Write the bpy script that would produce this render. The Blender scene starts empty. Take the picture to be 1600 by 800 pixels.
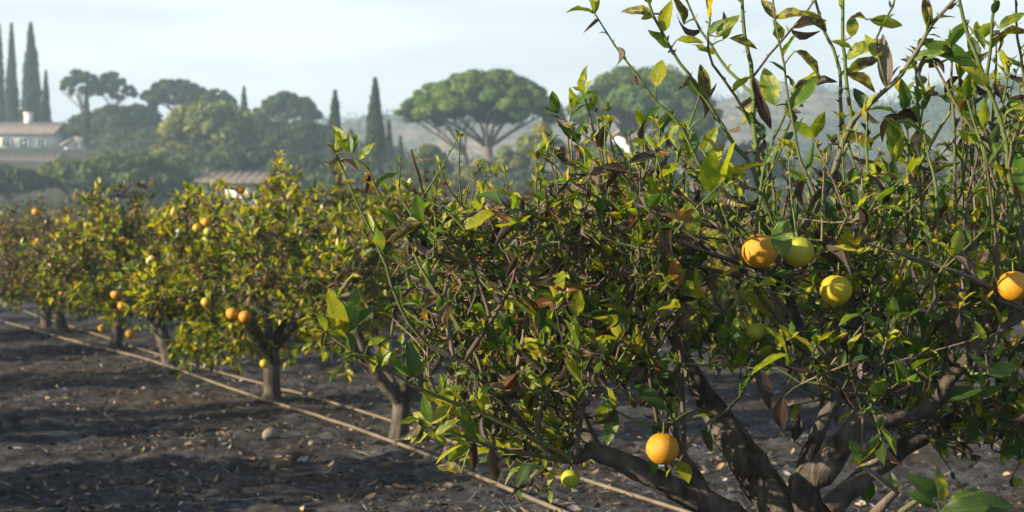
import bpy, math, random
import numpy as np
from mathutils import Vector, Matrix

# ------------------------------------------------------------------ camera, sky, sun, exposure
SC = bpy.context.scene
COL = SC.collection
F = 2400.0                    # focal length in pixels of the 1600 px wide photograph
CAM_H = 1.15
PITCH = math.atan(45.0 / F)   # horizon 45 px above the middle of the photograph
cam_d = bpy.data.cameras.new('camera'); cam = bpy.data.objects.new('camera', cam_d); COL.objects.link(cam)
cam_d.sensor_width = 36.0; cam_d.lens = 36.0 * F / 1600.0
cam_d.clip_start = 0.05; cam_d.clip_end = 6000
cam.location = (0, 0, CAM_H); cam.rotation_euler = (math.pi / 2 - PITCH, 0, 0)
cam_d.dof.use_dof = True; cam_d.dof.focus_distance = 3.35; cam_d.dof.aperture_fstop = 6.5
SC.camera = cam

SUN_AZ = math.radians(-110)    # measured from the view direction (+Y), negative = left
SUN_EL = math.radians(17.5)
world = bpy.data.worlds.new('World'); SC.world = world; world.use_nodes = True
wn = world.node_tree.nodes; wl = world.node_tree.links
sky = wn.new('ShaderNodeTexSky'); sky.sky_type = 'NISHITA'; sky.sun_disc = False
sky.sun_elevation = SUN_EL; sky.sun_rotation = SUN_AZ
sky.air_density = 1.0; sky.dust_density = 1.2; sky.ozone_density = 1.3
tc = wn.new('ShaderNodeTexCoord'); mp = wn.new('ShaderNodeMapping'); mp.inputs['Scale'].default_value = (1.2, 1.2, 9.0)
cn = wn.new('ShaderNodeTexNoise'); cn.inputs['Scale'].default_value = 2.6; cn.inputs['Detail'].default_value = 6
cr = wn.new('ShaderNodeMapRange'); cr.inputs[1].default_value = 0.42; cr.inputs[2].default_value = 0.75; cr.inputs[3].default_value = 0.0; cr.inputs[4].default_value = 0.4
mx = wn.new('ShaderNodeMix'); mx.data_type = 'RGBA'
mx.inputs[7].default_value = (8.6, 8.75, 9.0, 1)          # thin high cloud lit by the low sun
wl.new(tc.outputs['Generated'], mp.inputs[0]); wl.new(mp.outputs[0], cn.inputs['Vector']); wl.new(cn.outputs['Fac'], cr.inputs[0])
se = wn.new('ShaderNodeSeparateXYZ'); wl.new(tc.outputs['Generated'], se.inputs[0])      # milky air towards the horizon
hr0 = wn.new('ShaderNodeMapRange'); hr0.inputs[1].default_value = 0.02; hr0.inputs[2].default_value = 0.42; hr0.inputs[3].default_value = 0.74; hr0.inputs[4].default_value = 0.0; wl.new(se.outputs[2], hr0.inputs[0])
ad = wn.new('ShaderNodeMath'); ad.operation = 'ADD'; ad.use_clamp = True; wl.new(cr.outputs[0], ad.inputs[0]); wl.new(hr0.outputs[0], ad.inputs[1])
wl.new(ad.outputs[0], mx.inputs[0]); wl.new(sky.outputs[0], mx.inputs[6]); wl.new(mx.outputs[2], wn['Background'].inputs['Color'])
wn['Background'].inputs['Strength'].default_value = 0.052

sd = bpy.data.lights.new('sun', 'SUN'); sd.energy = 5.0; sd.angle = math.radians(0.53); sd.color = (1.0, 0.82, 0.56)
sun = bpy.data.objects.new('sun', sd); COL.objects.link(sun)
sdir = Vector((math.sin(SUN_AZ) * math.cos(SUN_EL), math.cos(SUN_AZ) * math.cos(SUN_EL), math.sin(SUN_EL)))
sun.rotation_euler = sdir.to_track_quat('Z', 'Y').to_euler()
SC.view_settings.view_transform = 'Standard'; SC.view_settings.look = 'None'
SC.view_settings.exposure = 1.6; SC.view_settings.gamma = 1.0
SC.render.engine = 'CYCLES'
cy = SC.cycles
cy.max_bounces = 6; cy.diffuse_bounces = 3; cy.glossy_bounces = 2; cy.transmission_bounces = 3; cy.transparent_max_bounces = 4
cy.volume_bounces = 0; cy.use_denoising = True; cy.caustics_reflective = False; cy.caustics_refractive = False
cy.sample_clamp_indirect = 4.0

# ------------------------------------------------------------------ helpers
rng = np.random.default_rng(11)
UP = np.array([0, 0, 1.0])
cp, sp_ = math.cos(PITCH), math.sin(PITCH)

def at(px, py, y):
    """world point seen at photo pixel (px, py) at distance y along the ground axis"""
    a = (px - 800) / F; b = (400 - py) / F
    dx, dy, dz = a, cp + b * sp_, -sp_ + b * cp
    k = y / dy
    return np.array([dx * k, y, CAM_H + dz * k])

def ground_at(px, py):
    a = (px - 800) / F; b = (400 - py) / F
    dx, dy, dz = a, cp + b * sp_, -sp_ + b * cp
    k = -CAM_H / dz
    return np.array([dx * k, dy * k, 0.0])

def to_px(p):
    x, y, z = p[0], p[1], p[2] - CAM_H
    zc = y * cp - z * sp_; yc = y * sp_ + z * cp
    return 800 + F * x / zc, 400 - F * yc / zc

def sst(x):
    x = np.clip(x, 0, 1); return x * x * (3 - 2 * x)

def norm(v):
    return v / (np.linalg.norm(v, axis=-1, keepdims=True) + 1e-9)

def hash2(i, j, s):
    h = (i * 374761393 + j * 668265263 + s * 974634777) & 0xffffffff
    h = ((h ^ (h >> 13)) * 1274126177) & 0xffffffff
    return ((h ^ (h >> 16)) & 0xffff) / 65535.0

def vnoise(x, y, s=0):
    xi = np.floor(x).astype(np.int64); yi = np.floor(y).astype(np.int64)
    u = x - xi; v = y - yi; u = u * u * (3 - 2 * u); v = v * v * (3 - 2 * v)
    return (hash2(xi, yi, s) * (1 - u) + hash2(xi + 1, yi, s) * u) * (1 - v) + (hash2(xi, yi + 1, s) * (1 - u) + hash2(xi + 1, yi + 1, s) * u) * v

class MB:
    """collects quads with a colour and a leaf coordinate per vertex"""
    def __init__(s): s.v = []; s.f = []; s.c = []; s.u = []; s.n = 0
    def add(s, V, Q, C=None, U=None):
        V = np.asarray(V, float); s.v.append(V); s.f.append(np.asarray(Q, int) + s.n)
        s.c.append(np.ones((len(V), 4)) * (C if C is not None else (1, 1, 1, 0)))
        s.u.append(U if U is not None else np.zeros((len(V), 2))); s.n += len(V)
    def mesh(s, name, mat, smooth=True, origin=None):
        V = np.concatenate(s.v); Q = np.concatenate(s.f)
        if origin is not None: V = V - np.asarray(origin)
        me = bpy.data.meshes.new(name)
        me.vertices.add(len(V)); me.vertices.foreach_set('co', V.astype(np.float32).ravel())
        me.loops.add(Q.size); me.loops.foreach_set('vertex_index', Q.astype(np.int32).ravel())
        me.polygons.add(len(Q)); me.polygons.foreach_set('loop_start', np.arange(0, Q.size, 4, dtype=np.int32))
        me.polygons.foreach_set('loop_total', np.full(len(Q), 4, dtype=np.int32))
        me.update(calc_edges=True)
        if smooth: me.polygons.foreach_set('use_smooth', np.ones(len(Q), dtype=bool))
        a = me.attributes.new('tint', 'FLOAT_COLOR', 'POINT'); a.data.foreach_set('color', np.concatenate(s.c).astype(np.float32).ravel())
        a = me.attributes.new('leafuv', 'FLOAT2', 'POINT'); a.data.foreach_set('vector', np.concatenate(s.u).astype(np.float32).ravel())
        me.materials.append(mat); me.validate()
        return me

def link(name, me, parent=None, loc=None):
    o = bpy.data.objects.new(name, me); COL.objects.link(o)
    if parent is not None: o.parent = parent
    if loc is not None: o.location = loc
    return o

def tag(o, label=None, cat=None, group=None, kind=None):
    if label: o['label'] = label
    if cat: o['category'] = cat
    if group: o['group'] = group
    if kind: o['kind'] = kind
    return o

def thing(name, loc, label, cat, group=None, rz=0.0, sc=1.0):
    o = bpy.data.objects.new(name, None); COL.objects.link(o)
    o.location = tuple(loc); o.rotation_euler = (0, 0, rz); o.scale = (sc, sc, sc)
    o.empty_display_size = 0.2
    return tag(o, label, cat, group)

def spline(P, step=0.04):
    """Catmull-Rom through rows of P (any number of columns, first three are the position)"""
    P = np.asarray(P, float)
    if len(P) == 2: n = max(2, int(np.linalg.norm(P[1, :3] - P[0, :3]) / step) + 1); t = np.linspace(0, 1, n + 1)[:, None]; return P[0] * (1 - t) + P[1] * t
    Q = np.vstack([2 * P[0] - P[1], P, 2 * P[-1] - P[-2]]); out = []
    for i in range(1, len(Q) - 2):
        n = max(1, int(round(np.linalg.norm(Q[i + 1, :3] - Q[i, :3]) / step)))
        t = (np.arange(n) / n)[:, None]
        a, b, c, d = Q[i - 1], Q[i], Q[i + 1], Q[i + 2]
        out.append(0.5 * ((2 * b) + (-a + c) * t + (2 * a - 5 * b + 4 * c - d) * t * t + (-a + 3 * b - 3 * c + d) * t ** 3))
    out.append(Q[-2][None]); return np.vstack(out)

def tube(mb, P, R, k=6, C=(1, 1, 1, 0), knot=0.0):
    P = np.asarray(P, float); R = np.asarray(R, float); n = len(P)
    T = norm(np.gradient(P, axis=0))
    ref = np.array([0.31, 0.93, 0.2]) if abs(norm((P[-1] - P[0])[None])[0] @ norm(np.array([[0.31, 0.93, 0.2]]))[0]) < 0.8 else np.array([0.9, -0.2, 0.4])
    A = norm(ref - (T @ ref)[:, None] * T); B = np.cross(T, A)
    th = np.arange(k) * 2 * math.pi / k
    RR = R[:, None] * np.ones((1, k))
    if knot: RR = RR * (1 + knot * (rng.random((n, k)) - 0.5))
    V = P[:, None, :] + RR[:, :, None] * (np.cos(th)[None, :, None] * A[:, None, :] + np.sin(th)[None, :, None] * B[:, None, :])
    i = np.arange(n - 1)[:, None] * k; j = np.arange(k)[None, :]; j2 = (j + 1) % k
    Q = np.stack([i + j, i + j2, i + k + j2, i + k + j], -1).reshape(-1, 4)
    mb.add(V.reshape(-1, 3), Q, C)

def leaves(mb, base, d, u, L, W, bend, fold, col, detail=True, curl=None):
    """a batch of leaves: blade with midrib fold and bend, petiole, pointed tip"""
    base, d, u = map(np.asarray, (base, d, u)); N = len(base)
    if N == 0: return
    if detail: t = np.array([-0.14, 0.0, 0.08, 0.22, 0.4, 0.6, 0.8, 0.93, 1.0]); s = np.array([-1, -0.5, 0, 0.5, 1.0])
    else: t = np.array([0.0, 0.3, 0.68, 1.0]); s = np.array([-1, 0, 1.0])
    w = np.where(t > 0, np.sin(math.pi * np.clip(t, 0, 1) ** 0.82) ** 0.85, 0.0) + np.where(t < 0.05, 0.03, 0.0)
    w[-1] = 0.01
    d = norm(d); u = norm(u - (u * d).sum(1, keepdims=True) * d); sd_ = np.cross(d, u)
    L = np.asarray(L)[:, None, None]; W = np.asarray(W)[:, None, None]; be = np.asarray(bend)[:, None, None]; fo = np.asarray(fold)[:, None, None]
    cu = (np.asarray(curl) if curl is not None else np.zeros(N))[:, None, None]
    T = t[None, :, None]; S = s[None, None, :]; ww = w[None, :, None]
    ph = rng.random((N, 1, 1)) * 6.28
    x = L * (T - be ** 2 * T ** 3 / 6) + 0 * S
    y = 0.5 * W * S * ww * (1 - 0.25 * np.abs(fo) - 0.3 * np.abs(cu) * S * S)
    z = -L * be * T * T / 2 + 0.5 * W * ww * (np.abs(S) * fo + cu * S * S) + 0.10 * W * ww * np.sin(T * 11 + ph) * np.abs(S)
    V = base[:, None, None, :] + x[..., None] * d[:, None, None, :] + y[..., None] * sd_[:, None, None, :] + z[..., None] * u[:, None, None, :]
    nt, ns = len(t), len(s); m = nt * ns
    q = np.array([[a * ns + b, a * ns + b + 1, (a + 1) * ns + b + 1, (a + 1) * ns + b] for a in range(nt - 1) for b in range(ns - 1)])
    Q = (q[None] + (np.arange(N) * m)[:, None, None]).reshape(-1, 4)
    U = np.stack(np.broadcast_arrays(S * 1.0, T + 0 * S), -1)
    U = np.broadcast_to(U, (N, nt, ns, 2)).reshape(-1, 2)
    C = np.repeat(np.asarray(col), m, axis=0)
    mb.add(V.reshape(-1, 3), Q, C, U)

# ------------------------------------------------------------------ materials
def mat(name):
    m = bpy.data.materials.new(name); m.use_nodes = True
    nt = m.node_tree; return m, nt.nodes, nt.links, nt.nodes['Principled BSDF']

def noise(n, l, scale, detail=4, coord='Object', vec=None, dist=0.0, rough=0.55):
    t = n.new('ShaderNodeTexNoise'); t.inputs['Scale'].default_value = scale; t.inputs['Detail'].default_value = detail
    t.inputs['Roughness'].default_value = rough; t.inputs['Distortion'].default_value = dist
    if vec is None: vec = n.new('ShaderNodeTexCoord').outputs[coord]
    l.new(vec, t.inputs['Vector']); return t.outputs['Fac']

def ramp(n, l, fac, stops):
    r = n.new('ShaderNodeValToRGB'); e = r.color_ramp.elements
    while len(e) < len(stops): e.new(0.5)
    for k, (p, c) in enumerate(stops): e[k].position = p; e[k].color = (*c, 1) if len(c) == 3 else c
    l.new(fac, r.inputs[0]); return r.outputs[0]

def mixc(n, l, fac, a, b, mode='MIX'):
    m = n.new('ShaderNodeMix'); m.data_type = 'RGBA'; m.blend_type = mode
    for s, v in ((0, fac), (6, a), (7, b)):
        if isinstance(v, (int, float)): m.inputs[s].default_value = v
        elif isinstance(v, tuple): m.inputs[s].default_value = (*v, 1)
        else: l.new(v, m.inputs[s])
    return m.outputs[2]

def math_(n, l, op, a, b=0.0, clamp=False):
    m = n.new('ShaderNodeMath'); m.operation = op; m.use_clamp = clamp
    for s, v in ((0, a), (1, b)):
        if isinstance(v, (int, float)): m.inputs[s].default_value = v
        else: l.new(v, m.inputs[s])
    return m.outputs[0]

def bump(n, l, h, strength, dist, bs):
    b = n.new('ShaderNodeBump'); b.inputs['Strength'].default_value = strength; b.inputs['Distance'].default_value = dist
    l.new(h, b.inputs['Height']); l.new(b.outputs[0], bs.inputs['Normal'])

def leaf_material(name, detail):
    m, n, l, bs = mat(name)
    at_ = n.new('ShaderNodeAttribute'); at_.attribute_name = 'tint'
    col = at_.outputs['Color']; mot = at_.outputs['Alpha']
    uv = n.new('ShaderNodeAttribute'); uv.attribute_name = 'leafuv'
    sx = n.new('ShaderNodeSeparateXYZ'); l.new(uv.outputs['Vector'], sx.inputs[0])
    if detail:
        au = math_(n, l, 'ABSOLUTE', sx.outputs[0])
        # side veins run up and out from the midrib
        ph = math_(n, l, 'SUBTRACT', math_(n, l, 'MULTIPLY', sx.outputs[1], 52.0), math_(n, l, 'MULTIPLY', au, 11.0))
        vein = math_(n, l, 'POWER', math_(n, l, 'ABSOLUTE', math_(n, l, 'COSINE', ph)), 6.0)
        mid = math_(n, l, 'LESS_THAN', au, 0.045)
        nz = noise(n, l, 62, 5, rough=0.62); nz2 = noise(n, l, 260, 3)
        # yellow blotches between the veins, green kept along the veins
        y1 = math_(n, l, 'ADD', nz, math_(n, l, 'MULTIPLY', mot, 0.42))
        y1 = math_(n, l, 'SUBTRACT', y1, math_(n, l, 'MULTIPLY', vein, 0.08))
        y1 = math_(n, l, 'ADD', y1, math_(n, l, 'MULTIPLY', au, 0.06))
        mr = n.new('ShaderNodeMapRange'); mr.inputs[1].default_value = 0.70; mr.inputs[2].default_value = 0.80; l.new(y1, mr.inputs[0])
        yel = ramp(n, l, nz2, [(0.35, (0.20, 0.26, 0.014)), (0.58, (0.36, 0.36, 0.015)), (0.8, (0.40, 0.22, 0.02))])
        c = mixc(n, l, mr.outputs[0], col, yel)
        # brown scorched rims and spots
        b1 = math_(n, l, 'ADD', math_(n, l, 'MULTIPLY', au, 0.17), noise(n, l, 75, 4))
        b1 = math_(n, l, 'ADD', b1, math_(n, l, 'MULTIPLY', mot, 0.10))
        mb_ = n.new('ShaderNodeMapRange'); mb_.inputs[1].default_value = 0.79; mb_.inputs[2].default_value = 0.86; l.new(b1, mb_.inputs[0])
        c = mixc(n, l, math_(n, l, 'MULTIPLY', mb_.outputs[0], math_(n, l, 'GREATER_THAN', mot, 0.05)), c, (0.10, 0.05, 0.02))
        c = mixc(n, l, math_(n, l, 'MULTIPLY', mid, 0.5), c, mixc(n, l, 0.5, col, (0.30, 0.34, 0.08)))
        bump(n, l, math_(n, l, 'ADD', vein, math_(n, l, 'MULTIPLY', nz2, 0.6)), 0.35, 0.002, bs)
    else:
        nz = noise(n, l, 22, 3)
        y1 = math_(n, l, 'ADD', nz, math_(n, l, 'MULTIPLY', mot, 0.4))
        mr = n.new('ShaderNodeMapRange'); mr.inputs[1].default_value = 0.66; mr.inputs[2].default_value = 0.8; l.new(y1, mr.inputs[0])
        c = mixc(n, l, mr.outputs[0], col, (0.42, 0.38, 0.015))
    l.new(c, bs.inputs['Base Color']); bs.inputs['Roughness'].default_value = 0.34; bs.inputs['Specular IOR Level'].default_value = 0.5
    tr = n.new('ShaderNodeBsdfTranslucent'); l.new(mixc(n, l, 0.5, c, mixc(n, l, 1.0, c, (1.9, 1.9, 0.35), 'MULTIPLY')), tr.inputs[0])
    ms = n.new('ShaderNodeMixShader'); ms.inputs[0].default_value = 0.50
    l.new(bs.outputs[0], ms.inputs[1]); l.new(tr.outputs[0], ms.inputs[2]); l.new(ms.outputs[0], n['Material Output'].inputs[0])
    return m

def bark_material(name, a, b, c, scale=30, bs_=0.6):
    m, n, l, bs = mat(name)
    t = n.new('ShaderNodeTexCoord'); mp = n.new('ShaderNodeMapping'); mp.inputs['Scale'].default_value = (1, 1, 0.35); l.new(t.outputs['Object'], mp.inputs[0])
    n1 = noise(n, l, scale, 6, vec=mp.outputs[0], rough=0.65, dist=0.6)
    n2 = noise(n, l, scale * 0.28, 3)
    cc = ramp(n, l, n1, [(0.3, a), (0.52, b), (0.72, c)])
    cc = mixc(n, l, ramp(n, l, n2, [(0.45, (0, 0, 0)), (0.65, (0.7, 0.7, 0.7))]), cc, (c[0] * 0.9, c[1] * 0.95, c[2]))
    at_ = n.new('ShaderNodeAttribute'); at_.attribute_name = 'tint'
    cc = mixc(n, l, 1.0, cc, at_.outputs['Color'], 'MULTIPLY')
    l.new(cc, bs.inputs['Base Color']); bs.inputs['Roughness'].default_value = 0.85; bs.inputs['Specular IOR Level'].default_value = 0.2
    bump(n, l, n1, bs_, 0.012, bs); return m

def far_leaf_material(name, tr=0.25):
    m, n, l, bs = mat(name)
    at_ = n.new('ShaderNodeAttribute'); at_.attribute_name = 'tint'
    l.new(at_.outputs['Color'], bs.inputs['Base Color']); bs.inputs['Roughness'].default_value = 0.75; bs.inputs['Specular IOR Level'].default_value = 0.15
    t = n.new('ShaderNodeBsdfTranslucent'); l.new(mixc(n, l, 1.0, at_.outputs['Color'], (1.6, 1.7, 0.6), 'MULTIPLY'), t.inputs[0])
    ms = n.new('ShaderNodeMixShader'); ms.inputs[0].default_value = tr
    l.new(bs.outputs[0], ms.inputs[1]); l.new(t.outputs[0], ms.inputs[2]); l.new(ms.outputs[0], n['Material Output'].inputs[0]); return m

def plain(name, color, rough=0.8, var=0.25, scale=8, bstr=0.2, bdist=0.01, spec=0.3):
    m, n, l, bs = mat(name)
    nz = noise(n, l, scale, 5)
    k0, k1 = 1 - var, 1 + var
    l.new(ramp(n, l, nz, [(0.3, tuple(x * k0 for x in color)), (0.7, tuple(min(1, x * k1) for x in color))]), bs.inputs['Base Color'])
    bs.inputs['Roughness'].default_value = rough; bs.inputs['Specular IOR Level'].default_value = spec
    bump(n, l, nz, bstr, bdist, bs); return m

M_LEAF = leaf_material('citrus_leaf_near', True)
M_LEAF2 = leaf_material('citrus_leaf', False)
M_BARK = bark_material('citrus_bark', (0.014, 0.012, 0.011), (0.055, 0.046, 0.040), (0.15, 0.13, 0.11), 34, 1.0)
M_TWIG = bark_material('citrus_twig', (0.6, 0.6, 0.6), (0.9, 0.9, 0.9), (1.1, 1.1, 1.1), 60, 0.3)
M_FAR = far_leaf_material('tree_foliage')
M_PBARK = bark_material('pine_bark', (0.07, 0.052, 0.045), (0.13, 0.10, 0.085), (0.20, 0.16, 0.135), 3, 0.5)

# ------------------------------------------------------------------ the ground
def terrain(x, y):
    x = np.asarray(x, float); y = np.asarray(y, float)
    side = 1.0 - 0.55 * sst((x + 45) / 70)
    h = 9.5 * sst((y - 62) / 105) * side + 6 * sst((y - 170) / 200)
    return h

def row_x(k, y):      # the orchard rows run away to the left; k = 1 is the row along the hoses
    return -1.62 + 4.6 * (k - 1) - 0.51 * (y - 10.4)

def micro(x, y):
    near = np.clip(1.2 - y / 45, 0, 1)
    h = 0.03 * (vnoise(x * 1.3, y * 1.3, 1) - 0.5) + 0.022 * (vnoise(x * 4.1, y * 4.1, 2) - 0.5) + 0.032 * (vnoise(x * 10, y * 10, 3) - 0.5) + 0.034 * (vnoise(x * 21, y * 21, 4) - 0.5)
    d = (x - row_x(1, y)) * 0.89
    return h * near + 0.05 * np.exp(-(d / 0.8) ** 2) * near * 0.6

def axis(lo, hi, a, b, fine, grow):
    m = list(np.arange(a, b, fine)); s = fine; v = b
    while v < hi: m.append(v); s *= grow; v += s
    m.append(hi); s = fine; v = a - fine; pre = []
    while v > lo: pre.append(v); s *= grow; v -= s
    pre.append(lo); return np.array(pre[::-1] + m)

gx = axis(-900, 900, -7.5, 4.5, 0.045, 1.09); gy = axis(-60, 1100, 5.4, 16.0, 0.045, 1.045)
X, Y = np.meshgrid(gx, gy); Z = terrain(X, Y) + micro(X, Y)
nx, ny = len(gx), len(gy)
i, j = np.meshgrid(np.arange(ny - 1), np.arange(nx - 1), indexing='ij'); b0 = i * nx + j
g = MB(); g.add(np.stack([X, Y, Z], -1).reshape(-1, 3), np.stack([b0, b0 + 1, b0 + nx + 1, b0 + nx], -1).reshape(-1, 4))
m, n, l, bs = mat('charred_soil')
big = noise(n, l, 0.55, 4); mid = noise(n, l, 3.2, 6, rough=0.7, dist=0.5); fine = noise(n, l, 19, 9, rough=0.78); vf = noise(n, l, 110, 3)
c = ramp(n, l, fine, [(0.30, (0.010, 0.009, 0.010)), (0.48, (0.026, 0.024, 0.027)), (0.62, (0.062, 0.058, 0.064)), (0.78, (0.14, 0.13, 0.125))])
ash = ramp(n, l, mid, [(0.48, (0, 0, 0)), (0.58, (1, 1, 1))])
c = mixc(n, l, ash, c, ramp(n, l, fine, [(0.35, (0.020, 0.021, 0.025)), (0.58, (0.10, 0.105, 0.12)), (0.72, (0.24, 0.24, 0.255))]))
soil = ramp(n, l, big, [(0.50, (0, 0, 0)), (0.62, (0.75, 0.75, 0.75))])
c = mixc(n, l, soil, c, ramp(n, l, fine, [(0.35, (0.022, 0.018, 0.016)), (0.6, (0.075, 0.06, 0.048)), (0.75, (0.16, 0.13, 0.10))]))
geo = n.new('ShaderNodeNewGeometry'); sz = n.new('ShaderNodeSeparateXYZ'); l.new(geo.outputs['Position'], sz.inputs[0])
far = n.new('ShaderNodeMapRange'); far.inputs[1].default_value = 55; far.inputs[2].default_value = 75; l.new(sz.outputs[1], far.inputs[0])
c = mixc(n, l, far.outputs[0], c, ramp(n, l, big, [(0.4, (0.035, 0.042, 0.022)), (0.65, (0.065, 0.06, 0.035))]))
l.new(c, bs.inputs['Base Color']); bs.inputs['Roughness'].default_value = 0.9; bs.inputs['Specular IOR Level'].default_value = 0.25
bump(n, l, math_(n, l, 'ADD', fine, math_(n, l, 'MULTIPLY', vf, 0.4)), 0.9, 0.03, bs)
o = link('ground', g.mesh('ground', m)); tag(o, 'charred orchard ground strewn with ash and straw', kind='structure')

# far hills: ridges well beyond the trees
def hill(label, pts, y, depth, mat_):
    """a ridge whose crest passes the pixels pts at distance y; slopes fall away in front and behind"""
    P = np.array([at(a, b, y) for a, b in pts]); xs = np.linspace(P[0, 0], P[-1, 0], 220)
    crest = np.interp(xs, P[:, 0], P[:, 2]); crest += (vnoise(xs / 12, xs * 0, 5) - 0.5) * 2.4 + (vnoise(xs / 4, xs * 0, 6) - 0.5) * 1.2
    ts = np.linspace(-1, 1, 41); V = []
    for t in ts:
        k = np.cos(t * math.pi / 2) ** 1.2 if abs(t) < 1 else 0
        yy = y + t * depth + 0 * xs
        V.append(np.stack([xs, yy, crest * k - 2 + (vnoise(xs / 18, yy / 18, 7) - 0.5) * 7 * k * (1 - k)], -1))
    V = np.array(V); a, b = np.meshgrid(np.arange(40), np.arange(219), indexing='ij'); q = a * 220 + b
    h = MB(); h.add(V.reshape(-1, 3), np.stack([q, q + 1, q + 221, q + 220], -1).reshape(-1, 4))
    o = link('hill', h.mesh('hill', mat_)); tag(o, label, kind='structure')
    return xs, crest

mh, n, l, bs = mat('hillside_scrub')
a = noise(n, l, 0.16, 6, rough=0.7); b = noise(n, l, 0.03, 3)
c = mixc(n, l, ramp(n, l, b, [(0.40, (0, 0, 0)), (0.60, (1, 1, 1))]), ramp(n, l, a, [(0.35, (0.035, 0.05, 0.025)), (0.65, (0.10, 0.11, 0.05))]), ramp(n, l, a, [(0.35, (0.09, 0.08, 0.045)), (0.65, (0.34, 0.26, 0.17))]))
l.new(c, bs.inputs['Base Color']); bs.inputs['Roughness'].default_value = 0.95; bump(n, l, a, 1.0, 3.0, bs)
HILL_A = hill('long hazy wooded ridge behind the pines and cypresses', [(-500, 190), (100, 205), (480, 188), (560, 180), (650, 178), (900, 190), (1150, 140), (1230, 128), (1300, 138), (1380, 170), (1500, 190), (2100, 215)], 460, 150, mh)
HILL_B = hill('pale brown scrubby hill rising at the right', [(1050, 260), (1200, 220), (1290, 190), (1370, 165), (1450, 132), (1520, 120), (1600, 112), (1750, 95), (2100, 120)], 370, 95, mh)

# ------------------------------------------------------------------ distant trees
def clumps(mb, cen, rad, nf, size, col, var=0.25, flat=0.0, up=0.35):
    """small leaf faces over a set of ellipsoidal clumps"""
    cen = np.asarray(cen, float); rad = np.asarray(rad, float); K = len(cen)
    idx = np.repeat(np.arange(K), nf); N = len(idx)
    dd = norm(rng.normal(size=(N, 3))); low = dd[:, 2] < -0.2; dd[low, 2] *= 0.5; dd = norm(dd)
    rr = rng.uniform(0.62, 1.06, (N, 1)) ** 0.8
    p = cen[idx] + dd * rr * rad[idx]
    nrm = norm(dd + rng.normal(size=(N, 3)) * 0.55 + UP * up)
    a = norm(np.cross(nrm, rng.normal(size=(N, 3)))); b = np.cross(nrm, a)
    s = size * rng.uniform(0.6, 1.4, (N, 1)); e = rng.uniform(0.35, 0.7, (N, 1))
    V = np.stack([p - a * s - b * s * e * .4, p + a * s * .2 - b * s * e, p + a * s + b * s * e * .3, p - a * s * .2 + b * s * e], 1).reshape(-1, 3)
    Q = np.arange(N * 4).reshape(-1, 4)
    cv = rng.uniform(1 - var, 1 + var, (K, 1))[idx] * rng.uniform(0.75, 1.25, (N, 1))
    hue = rng.uniform(-0.12, 0.12, (K, 1))[idx]
    C = np.ones((N, 4)); C[:, :3] = np.clip(np.asarray(col) * cv * (1 + hue * np.array([1.6, 0.3, -0.6])), 0.005, 0.9)
    mb.add(V, Q, np.repeat(C, 4, axis=0))

def base_at(px, y):
    x = (px - 800) / F * y; return np.array([x, y, float(terrain(x, y))])

def round_tree(label, px, top, wpx, y, col, name='leafy_tree', cat='tree', n=34, bot=None, nf=260, group=None, fs=1.0):
    b = base_at(px, y); k = y / F; R = wpx * k / 2; H = at(px, top, y)[2] - b[2]
    lo = max(0.25 * H, (at(px, bot, y)[2] - b[2])) if bot else 0.22 * H
    r = np.random.default_rng(int(px * 7 + top)); C = []; S = []
    cz = (H + lo) / 2; rz = (H - lo) / 2
    for q in range(n):
        d = norm(r.normal(size=3)[None])[0]; d[2] = abs(d[2]) * 1.2 - 0.45
        rr = r.uniform(0.45, 0.82)
        C.append([d[0] * R * rr, d[1] * R * rr, cz + d[2] * rz * rr]); s = R * r.uniform(0.20, 0.36)
        S.append([s, s, min(s, rz * 0.5) * r.uniform(0.7, 0.95)])
    t = thing(name, b, label, cat, group)
    f = MB(); clumps(f, C, S, nf, 0.10 * R ** 0.5 * fs + 0.05, col); link('crown', f.mesh('crown', M_FAR, False), t)
    w = MB(); tube(w, spline([[0, 0, -0.4], [0.05 * R, 0, lo], [0, 0, cz]], 0.6), np.linspace(0.06 * R, 0.03 * R, len(spline([[0, 0, -0.4], [0.05 * R, 0, lo], [0, 0, cz]], 0.6))), 8)
    for q in range(7):
        e = np.array(C[q]); P = spline([[0, 0, lo * 0.9], [e[0] * .45, e[1] * .45, (lo + e[2]) * .5], e], 0.5); tube(w, P, np.linspace(0.028 * R, 0.008 * R, len(P)), 6)
    link('trunk', w.mesh('trunk', M_PBARK), t)
    return t

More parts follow.
